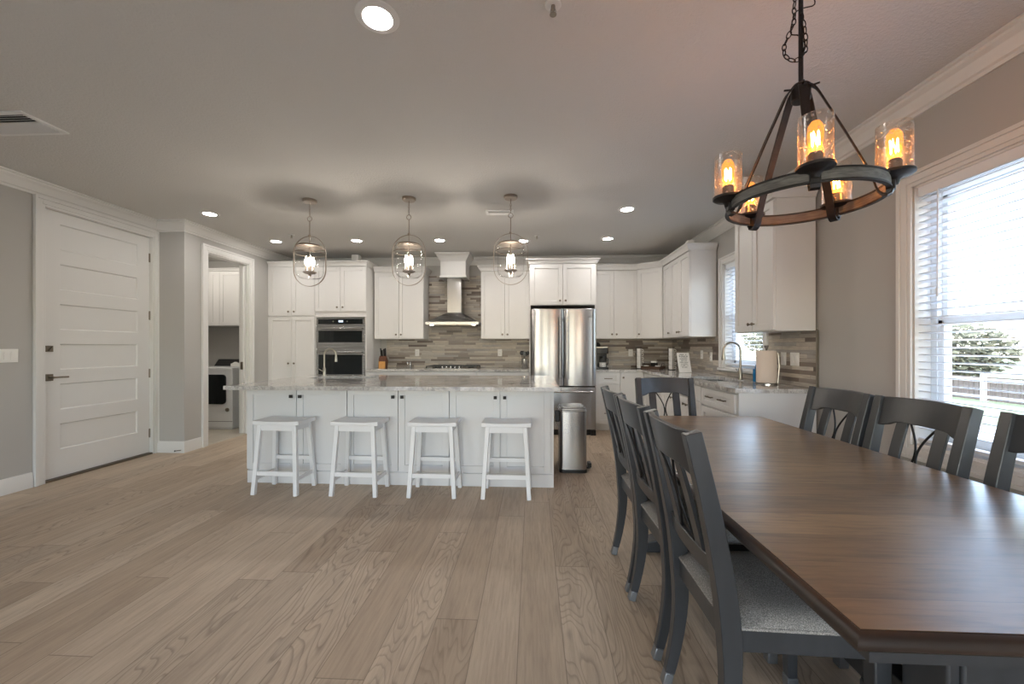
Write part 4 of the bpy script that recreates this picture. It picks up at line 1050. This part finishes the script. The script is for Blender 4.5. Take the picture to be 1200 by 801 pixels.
# leaning menu sign
t = thing('counter_sign', 'small white board with dark lettering leaning on the counter by the mugs', 'sign', (2.02, 5.47, Z0 + .001), R(8)); 
TL = Matrix.Rotation(R(-16), 4, 'X')
b = MB().box(-.085, .085, -.006, .006, 0, .27, T=TL @ Matrix.Shear('XZ', 4, (0, 0)) if False else TL).build('board', 'china', t, bevel=.001)
rows = [(.245, .05, .010), (.222, .06, .012), (.205, .05, .006)] + [(.185 - .023 * k, (.052, .04, .058, .046, .05, .038)[k], .0085) for k in range(6)]
tx = MB(); rnd = random.Random(3)
for z, hw_, hh in rows:
    x = -hw_
    while x < hw_ - .004:
        lw_ = rnd.choice((.005, .006, .004)); 
        if rnd.random() > .18: tx.box(x, x + lw_, -.0072, -.006, z - hh / 2, z + hh / 2 * rnd.choice((.5, 1)), T=TL)
        x += lw_ + .0025
tx.build('lettering', 'ink', b)
MB().beam((0, .105, .002), (0, .060, .17), .03, .004).build('easel_leg', 'ink', t)
# paper towels
t = thing('paper_towel_holder', 'steel upright paper towel holder at the near end of the sink counter', 'paper towel holder', (2.115, 3.78, Z0))
MB().lathe([(.088, 0), (.088, .010), (.07, .014)], n=32).build('holder_base', 'steelh', t); MB().lathe([(.008, .01), (.008, .315), (.010, .32), (.018, .345), (.018, .35), (.003, .352)], n=16).build('holder_post', 'steelh', t)
MB().tube([(.080, -.03, .01), (.094, -.03, .16), (.09, -.02, .27), (.075, -.01, .30)], .006, 8).build('tension_arm', 'nickel', t)
o = MB().lathe([(.022, .001), (.080, .001), (.0815, .005), (.0815, .286), (.080, .290), (.022, .290), (.022, .001)], n=40, cap=False).build('paper_towel_roll', 'paper'); o.location = (2.115, 3.78, Z0 + .0145); tag(o, 'full white paper towel roll on the steel holder', 'paper towels')
t = thing('soap_bottle', 'small blue liquid bottle on the counter between faucet and paper towels', 'bottle', (2.155, 4.03, Z0))
MB().rbox(-.024, .024, -.016, .016, 0, .125, .012, 5).build('bottle_body', 'bluebottle', t, bevel=.004); MB().lathe([(.009, .125), (.009, .145), (.004, .15), (.004, .165)], n=12).build('bottle_cap', 'bluebottle', t)
# white boxes on top of the cabinets
def topbox(loc, s, label):
    t = thing('wireless_speaker', label, 'speaker', loc)
    MB().rbox(-s, s, -s, s, 0, s * 2.2, s * .35).build('speaker_body', 'plate', t, bevel=.006); MB().rbox(-s * .9, s * .9, -s * .9, s * .9, s * 2.2, s * 2.28, s * .3).build('speaker_top', 'cab', t)
topbox((-2.80, 6.32, 2.571), .062, 'small white box on top of the oven cabinet')
topbox((2.03, 5.35, 2.5225), .045, 'small white box on top of the upper cabinet left of the kitchen window')

# ================================================================== LAUNDRY
cabinet('laundry_cabinet', 'white two-door upper cabinet seen through the laundry doorway', 'cabinet', (-5.66, 6.42), 0, 1.16, .325, 1.60, 2.50,
    [('door', 0, .35, 1.605, 2.495), ('door', .35, .53, 1.605, 2.495), ('door', .53, 1.16, 1.605, 2.495, [('k', 1.11, 1.68)])], crown=(2.50, .04, False, False))
t = thing('clothes_dryer', 'white clothes dryer with dark square window through the laundry doorway', 'dryer', (-5.24, 5.92, .002))
MB().box(0, .70, .0, .68, .03, .94).box(.02, .68, .01, .66, 0, .03).build('dryer_cabinet', 'white_app', t, bevel=.008)
o = MB().rbox(.02, .60, -.024, 0, 0, .001, .001).build('x2', 'white_app', t); bpy.data.objects.remove(o)
pts = []
for cx, cz, a0 in ((.55, .78, 0), (.11, .78, 90), (.11, .44, 180), (.55, .44, 270)):
    for k in range(6): a = R(a0 + 18 * k); pts.append((cx + .055 * cos(a), cz + .055 * sin(a)))
dd = MB().prism(pts, -.026, 0, axis='y').build('dryer_door', 'blackglass', t, bevel=.004)
MB().box(.03, .67, -.006, .0, .90, .93).build('front_strip', 'white_app', t)
MB().prism([(.50, .94), (.68, .94), (.68, 1.05), (.60, 1.05)], .0, .70, axis='x').build('control_console', 'black', t)
MB().lathe([(.03, 0), (.03, .008)], n=20, T=Matrix.Translation((.62, 0, .30)) @ Matrix.Rotation(R(90), 4, 'X')).build('badge', 'nickel', t)
MB().box(.0, .70, -.004, .0, .12, .125).build('seam', 'dark', t)
o = MB().box(-.06, .06, -.05, .05, 0, .05).prism([(-.05, .05), (.05, .05), (0.01, .075), (-.01, .075)], -.045, .045, axis='y').build('lint_bin', 'china'); o.location = (-4.70, 6.2, .944); o.rotation_euler = (0, 0, .5); tag(o, 'small white box lying on top of the dryer', 'box')
t = thing('washer_outlet_box', 'white recessed valve box on the laundry wall above the dryer', 'outlet box', (-4.85, 6.75, 1.16))
MB().box(-.11, .11, -.01, 0, -.01, .06).build('box_plate', 'plate', t); MB().box(-.08, .08, -.012, -.009, .005, .045).build('box_recess', 'cab', t)
# ================================================================== DINING TABLE
TX0, TX1, TY0, TY1, TZ = .540, 1.605, .702, 2.93, .765
t = thing('dining_table', 'large rectangular dining table with walnut boards and grey pedestals', 'table', (0, 0, 0))
MB().box(TX0 + .02, TX1 - .02, TY0 + .02, TY1 - .02, TZ - .03, TZ).build('tabletop', 'table', t)
c = .03
def octa(o):   # rectangle with small clipped corners, inset o, ccw
    x0, x1, y0, y1 = TX0 + o, TX1 - o, TY0 + o, TY1 - o
    return [(x0 + c, y0), (x1 - c, y0), (x1, y0 + c), (x1, y1 - c), (x1 - c, y1), (x0 + c, y1), (x0, y1 - c), (x0, y0 + c)]
prof = [(.0205, TZ - .0005), (.0185, TZ - .002), (.0165, TZ - .0005), (.009, TZ - .003), (.003, TZ - .008), (0, TZ - .015), (0, TZ - .022), (.004, TZ - .028), (.009, TZ - .030), (.0205, TZ - .031)]
MB().mitre([(TX0, TY0), (TX1, TY0), (TX1, TY1), (TX0, TY1)], prof, closed=True).build('table_edge', 'tabedge', t, ang=50)
a = .09
MB().box(TX0 + a, TX1 - a, TY0 + a, TY0 + a + .025, .655, TZ - .0295).box(TX0 + a, TX1 - a, TY1 - a - .025, TY1 - a, .655, TZ - .0295).box(TX0 + a, TX0 + a + .025, TY0 + a + .025, TY1 - a - .025, .655, TZ - .0295).box(TX1 - a - .025, TX1 - a, TY0 + a + .025, TY1 - a - .025, .655, TZ - .0295).build('apron', 'chair', t)
xm = (TX0 + TX1) / 2
for y in (1.05, 2.55):
    p = MB().box(xm - .11, xm + .11, y - .06, y + .06, .16, .655).box(xm - .14, xm + .14, y - .09, y + .09, .62, .655).box(xm - .14, xm + .14, y - .09, y + .09, .12, .17)
    p.box(xm - .085, xm + .085, y - .07, y + .07, .22, .58); p.build('pedestal', 'chair', t, bevel=.006)
    q = MB()
    pr = [(xm - .42, 0), (xm - .30, 0), (xm - .28, .03), (xm + .28, .03), (xm + .30, 0), (xm + .42, 0), (xm + .42, .05), (xm + .14, .12), (xm - .14, .12), (xm - .42, .05)]
    q.prism(pr, y - .05, y + .05, axis='y'); q.build('foot', 'chair', t, bevel=.006)
MB().box(xm - .03, xm + .03, 1.10, 2.50, .20, .30).build('stretcher', 'chair', t, bevel=.004)

# ================================================================== DINING CHAIRS
def chair(loc, rz, label):
    t = thing('dining_chair', label, 'chair', loc, rz, 'charcoal dining chairs around the table')
    TOP = 1.01
    def stx(z):   # centre line of the rear stile (x), bowed
        pts = [(0, -.045), (.12, -.012), (.30, .012), (.46, .006), (.60, -.010), (.80, -.048), (TOP, -.098)]
        for (z0, x0), (z1, x1) in zip(pts[:-1], pts[1:]):
            if z <= z1:
                return x0 + (x1 - x0) * (z - z0) / (z1 - z0)
        return pts[-1][1]
    def smooth(z): return (stx(max(0, z - .05)) + stx(z) + stx(min(TOP, z + .05))) / 3 if .03 < z < .97 else stx(z)
    hw0, hwt = .188, .196      # half width at foot / top (centre of stile)
    def sty(z): return hw0 + (hwt - hw0) * z / TOP
    for s in (-1, 1):
        zs = [.045] + [.08 + .06 * i for i in range(15)] + [.965, TOP]
        zs = sorted(set(round(z, 3) for z in zs))
        pts = [(smooth(z), s * sty(z), z) for z in zs]
        sc_ = [.72 + .5 * min(1, z / .45) if z < .45 else 1.22 - .22 * (z - .45) / .56 for z in zs]
        lg = MB().sweep(pts, [(-.019, -.023), (.019, -.023), (.019, .023), (-.019, .023)], (0, 1, 0), scales=sc_).build('back_leg', 'chair', t, bevel=.003)
        p0 = (smooth(0), s * sty(0), 0); p1 = (smooth(.046), s * sty(.046), .046)
        MB().beam(p0, p1, .034, .036, up=(0, 1, 0), w2=.032, h2=.034).build('foot_cap', 'cap', lg, bevel=.004)
        fl = MB().beam((.405, s * .190, .045), (.40, s * .190, .425), .034, .034, up=(1, 0, 0), w2=.046, h2=.046).build('front_leg', 'chair', t, bevel=.004)
        MB().beam((.406, s * .190, 0), (.405, s * .190, .046), .038, .038, up=(1, 0, 0)).build('foot_cap', 'cap', fl, bevel=.004)
    # crest rail, bowed backwards, with stepped lower edge
    yr = hwt - .014; n = 17; vs = []; cr = MB()
    def bow(u): return -.030 * (1 - u * u)
    for i in range(n):
        u = -1 + 2 * i / (n - 1); y = u * yr
        lo = TOP - .128 - .020 * min(1, max(0, (abs(u) - .62) / .16)) if abs(u) < .80 else TOP - .148 + .0
        lo = TOP - .110 if abs(u) < .60 else (TOP - .110 - .022 * min(1, (abs(u) - .60) / .22))
        hi = TOP + .004 - .004 * u * u
        for z in (lo, hi):
            xc = smooth(min(z, TOP)) + bow(u)
            vs.append((xc - .011, y, z)); vs.append((xc + .011, y, z))
    fs = []
    for i in range(n - 1):
        a, b = 4 * i, 4 * i + 4
        fs += [(a, a + 2, b + 2, b), (a + 1, b + 1, b + 3, a + 3), (a + 2, a + 3, b + 3, b + 2), (a, b, b + 1, a + 1)]
    fs += [(0, 1, 3, 2), (4 * n - 4, 4 * n - 2, 4 * n - 1, 4 * n - 3)]
    cr.add(vs, fs).build('crest_rail', 'chair', t, bevel=.004)
    # lower rail
    zl = .615; lr = MB(); vs = []; fs = []
    def bow2(u): return -.012 * (1 - u * u)
    for i in range(9):
        u = -1 + i / 4; y = u * (sty(zl) - .012)
        for z in (zl - .03, zl + .03):
            xc = smooth(z) + bow2(u); vs.append((xc - .010, y, z)); vs.append((xc + .010, y, z))
    for i in range(8):
        a, b = 4 * i, 4 * i + 4; fs += [(a, a + 2, b + 2, b), (a + 1, b + 1, b + 3, a + 3), (a + 2, a + 3, b + 3, b + 2), (a, b, b + 1, a + 1)]
    fs += [(0, 1, 3, 2), (32, 34, 35, 33)]
    lr.add(vs, fs).build('lower_rail', 'chair', t, bevel=.003)
    # two splats
    for s in (-1, 1):
        pts = []; 
        for i in range(9):
            z = zl + .02 + (TOP - .115 - zl) * i / 8; u = .46; b = bow2(u) + (bow(u) - bow2(u)) * i / 8
            pts.append((smooth(z) + b, s * .088, z))
        MB().sweep(pts, [(-.026, -.006), (.026, -.006), (.026, .006), (-.026, .006)], (0, 1, 0)).build('splat', 'chair', t, bevel=.002)
    # iron scroll: two mirrored bows touching in the middle, twice
    sm = MB(); z0, z1 = zl + .03, TOP - .11
    for s in (-1, 1):
        for hlf in (0,):
            pts = []
            za, zb_ = z0, z1
            for i in range(19):
                u = i / 18; z = za + (zb_ - za) * u; y = s * (.058 - .054 * sin(pi * u)); k = (z - zl) / (TOP - .115 - zl)
                pts.append((smooth(z) - .012 - .018 * k, y, z))
            sm.tube(pts, .0045, 6)
    sm.build('iron_scroll', 'chairiron', t)
    # seat frame and cushion
    fr = MB(); W0, W1 = .188, .212
    fr.beam((.02, -W0, .44), (.42, -W1 + .01, .44), .024, .065).beam((.02, W0, .44), (.42, W1 - .01, .44), .024, .065).beam((.012, -.185, .44), (.012, .185, .44), .024, .065).beam((.415, -W1 + .01, .44), (.415, W1 - .01, .44), .024, .065)
    fr.build('seat_frame', 'chair', t, bevel=.003)
    cu = MB(); nx, ny = 13, 13; vs = []; fs = []
    def ed(u): return 1 - abs(2 * u - 1) ** 6
    for i in range(nx):
        for j in range(ny):
            u, v = i / (nx - 1), j / (ny - 1)
            wx = .203 + .014 * u
            x = .0 + .445 * u; y = -wx + 2 * wx * v
            vs.append((x, y, .482 + .026 * (ed(u) * ed(v)) ** .6))
    for i in range(nx - 1):
        for j in range(ny - 1): fs.append((i * ny + j, (i + 1) * ny + j, (i + 1) * ny + j + 1, i * ny + j + 1))
    nb = len(vs); ringi = [i * ny for i in range(nx)] + [(nx - 1) * ny + j for j in range(1, ny)] + [i * ny + ny - 1 for i in range(nx - 2, -1, -1)] + [j for j in range(ny - 2, 0, -1)]
    for k in ringi: p = vs[k]; vs.append((p[0], p[1], .470))
    m_ = len(ringi)
    for k in range(m_): fs.append((ringi[k], nb + k, nb + (k + 1) % m_, ringi[(k + 1) % m_]))
    fs.append(tuple(nb + k for k in range(m_)))
    cuo = cu.add(vs, fs).build('seat_cushion', 'fabric', t, ang=60)
    bp = [vs[k] for k in ringi]; MB().tube([(p[0], p[1], .477) for p in bp], .004, 6, closed=True).build('piping', 'fabric', cuo)
    return t
c0 = chair((.538, 1.345, 0), 0, 'charcoal dining chair on the left side of the table, nearest the camera')
dup(c0, 'middle charcoal dining chair on the left side of the table', (.536, 1.845, 0), R(1))
dup(c0, 'charcoal dining chair on the left side of the table, farthest from the camera', (.534, 2.290, 0), R(0))
dup(c0, 'charcoal dining chair at the far head of the table, back to the kitchen', (1.005, 3.065, 0), R(-90))
dup(c0, 'charcoal dining chair on the window side, farthest from the camera by the kitchen counter', (1.590, 2.31, 0), R(181))
dup(c0, 'middle charcoal dining chair on the window side of the table', (1.605, 1.855, 0), R(182))
dup(c0, 'charcoal dining chair on the window side, cut off by the right photo edge', (1.615, 1.335, 0), R(181))

# ================================================================== OUTSIDE
GZ = -.35
o = MB().box(XR + .2, 60, -30, 70, GZ - .1, GZ).box(-40, XR + .2, -40, YF - .2, GZ - .1, GZ).build('lawn', 'grass'); struct(o)
o = MB().box(-9, 9, -12, YF - .2, GZ, -.03).build('bounce_slab', 'concrete'); struct(o)  # unseen pale slab added to bounce sunlight up onto the ceiling
o = MB().box(XR + .2, 9, -6, 9, GZ, GZ + .05).build('driveway', 'concrete'); struct(o)
def rail(x, y0, y1, label):
    t = thing('picket_fence', label, 'fence', (x, 0, GZ))
    MB().box(-.03, .03, y0, y1, .62, .68).box(-.03, .03, y0, y1, .10, .16).build('fence_rail', 'stucco', t)
    bs = MB(); y = y0; i = 0
    while y < y1: bs.box(-.02, .0, y, y + .13, .02, .72); y += .15
    bs.build('fence_boards', 'fence', t)
    y = y0
    while y <= y1 + .01: MB().box(-.08, .05, y - .06, y + .06, 0, .80).build('fence_post', 'stucco', t); y += 1.2
rail(13.5, 8.0, 22.4, 'low brown garden fence with white posts seen through the dining window')
def tree(loc, rx, rz_, h0, label, n=1500, seed=1):
    rn = random.Random(seed); t = thing('garden_tree', label, 'tree', loc)
    tr = MB().tube([(0, 0, 0), (.05, .03, h0 * .5), (0, .1, h0), (.1, .05, h0 + rz_ * .8)], [.16, .12, .10, .04], 8)
    for k in range(6):
        q = k * 1.05; tr.tube([(0, .05, h0 * .8), (rx * .4 * cos(q), rx * .4 * sin(q), h0 + rz_ * .5), (rx * .75 * cos(q), rx * .75 * sin(q), h0 + rz_ * .9)], [.07, .045, .02], 6)
    tr.build('trunk', 'bark', t)
    lf = MB()
    for k in range(n):
        while True:
            p = Vector((rn.uniform(-1, 1), rn.uniform(-1, 1), rn.uniform(-1, 1)))
            if .25 < p.length < 1: break
        c = Vector((p.x * rx, p.y * rx, h0 + rz_ + p.z * rz_)) * (1 + 0 * k)
        a = Vector((rn.gauss(0, 1), rn.gauss(0, 1), rn.gauss(0, 1))).normalized(); b = a.orthogonal().normalized() * rn.uniform(.05, .10); a = a * rn.uniform(.10, .2)
        lf.add([c - a, c + b, c + a, c - b], [(0, 1, 2, 3)])
    lf.build('foliage', 'leaf', t)
tree((15.5, 15.6, GZ), 1.5, 1.0, .5, 'olive bushy tree behind the garden fence, seen in the lower window sash', seed=2)
tree((15.0, 25.0, GZ), 2.3, 1.4, .9, 'pale tree glimpsed through the kitchen window blind', seed=5)
tree((18.0, 30.5, GZ), 2.6, 1.5, 1.0, 'second pale tree farther back through the kitchen window blind', seed=8)
t = thing('neighbour_house', 'white neighbouring house with grey roof far outside the dining window', 'house', (20, 6, GZ))
MB().box(0, 8, -6, 8.0, 0, 2.0).build('house_walls', 'stucco', t)
MB().prism([(-6.5, 2.0), (8.5, 2.0), (6.0, 3.1), (-4, 3.1)], -.4, 8.4, axis='x').build('house_roof', 'roofdark', t)
MB().box(-.02, .0, 2.0, 3.2, .8, 1.7).build('house_window', 'blackglass', t)

# ================================================================== LIGHT
wd = bpy.data.worlds.new('sky'); sc.world = wd; wd.use_nodes = True; nt = wd.node_tree; nt.nodes.clear()
out = nt.nodes.new('ShaderNodeOutputWorld'); bg = nt.nodes.new('ShaderNodeBackground'); sky = nt.nodes.new('ShaderNodeTexSky')
sky.sky_type = 'NISHITA'; sky.sun_disc = False; sky.sun_elevation = R(48); sky.sun_rotation = R(200); sky.air_density = 1.0; sky.dust_density = 1.2; sky.ozone_density = 1.0
hs = nt.nodes.new('ShaderNodeHueSaturation'); hs.inputs['Saturation'].default_value = 1.0
nt.links.new(sky.outputs[0], hs.inputs['Color']); nt.links.new(hs.outputs[0], bg.inputs[0]); bg.inputs[1].default_value = SKY
nt.links.new(bg.outputs[0], out.inputs[0])
sun = bpy.data.lights.new('sun', 'SUN'); sun.energy = 4.5; sun.angle = R(1.5); sun.color = (1, .95, .88)
so = bpy.data.objects.new('sun', sun); C.objects.link(so); so.rotation_euler = (0, R(40), R(15)); 
def portal(name, loc, rot, sx, sy):
    l = bpy.data.lights.new(name, 'AREA'); l.shape = 'RECTANGLE'; l.size = sx; l.size_y = sy; l.cycles.is_portal = True
    o = bpy.data.objects.new(name, l); C.objects.link(o); o.location = loc; o.rotation_euler = rot
portal('daylight_portal_dining', (XR + .19, (WA[0] + WA[1]) / 2, (WA[2] + WA[3]) / 2), (0, R(90), 0), 1.54, 1.85)
portal('daylight_portal_kitchen', (XR + .19, (WB[0] + WB[1]) / 2, (WB[2] + WB[3]) / 2), (0, R(90), 0), 1.23, .84)
for a, b in RD: portal('daylight_portal_rear', ((a + b) / 2, YF - .16, 1.18), (R(90), 0, 0), b - a, 2.35)
# point light below the laundry ceiling, no fixture built
for nm, loc, e in (('laundry_ceiling_glow', (-5.0, 5.6, 2.66), 14),):
    l = bpy.data.lights.new(nm, 'POINT'); l.energy = e; l.color = (1, .93, .84); l.shadow_soft_size = .1
    o = bpy.data.objects.new(nm, l); C.objects.link(o); o.location = loc

sc.view_settings.view_transform = 'Standard'; sc.view_settings.look = 'None'; sc.view_settings.gamma = 1; sc.view_settings.use_curve_mapping = False
sc.view_settings.exposure = EXPO
sc.cycles.use_denoising = True; sc.cycles.max_bounces = 12; sc.cycles.diffuse_bounces = 6; sc.cycles.transparent_max_bounces = 24; sc.cycles.glossy_bounces = 5
sc.cycles.sample_clamp_indirect = 6.0; sc.cycles.caustics_reflective = False; sc.cycles.caustics_refractive = False
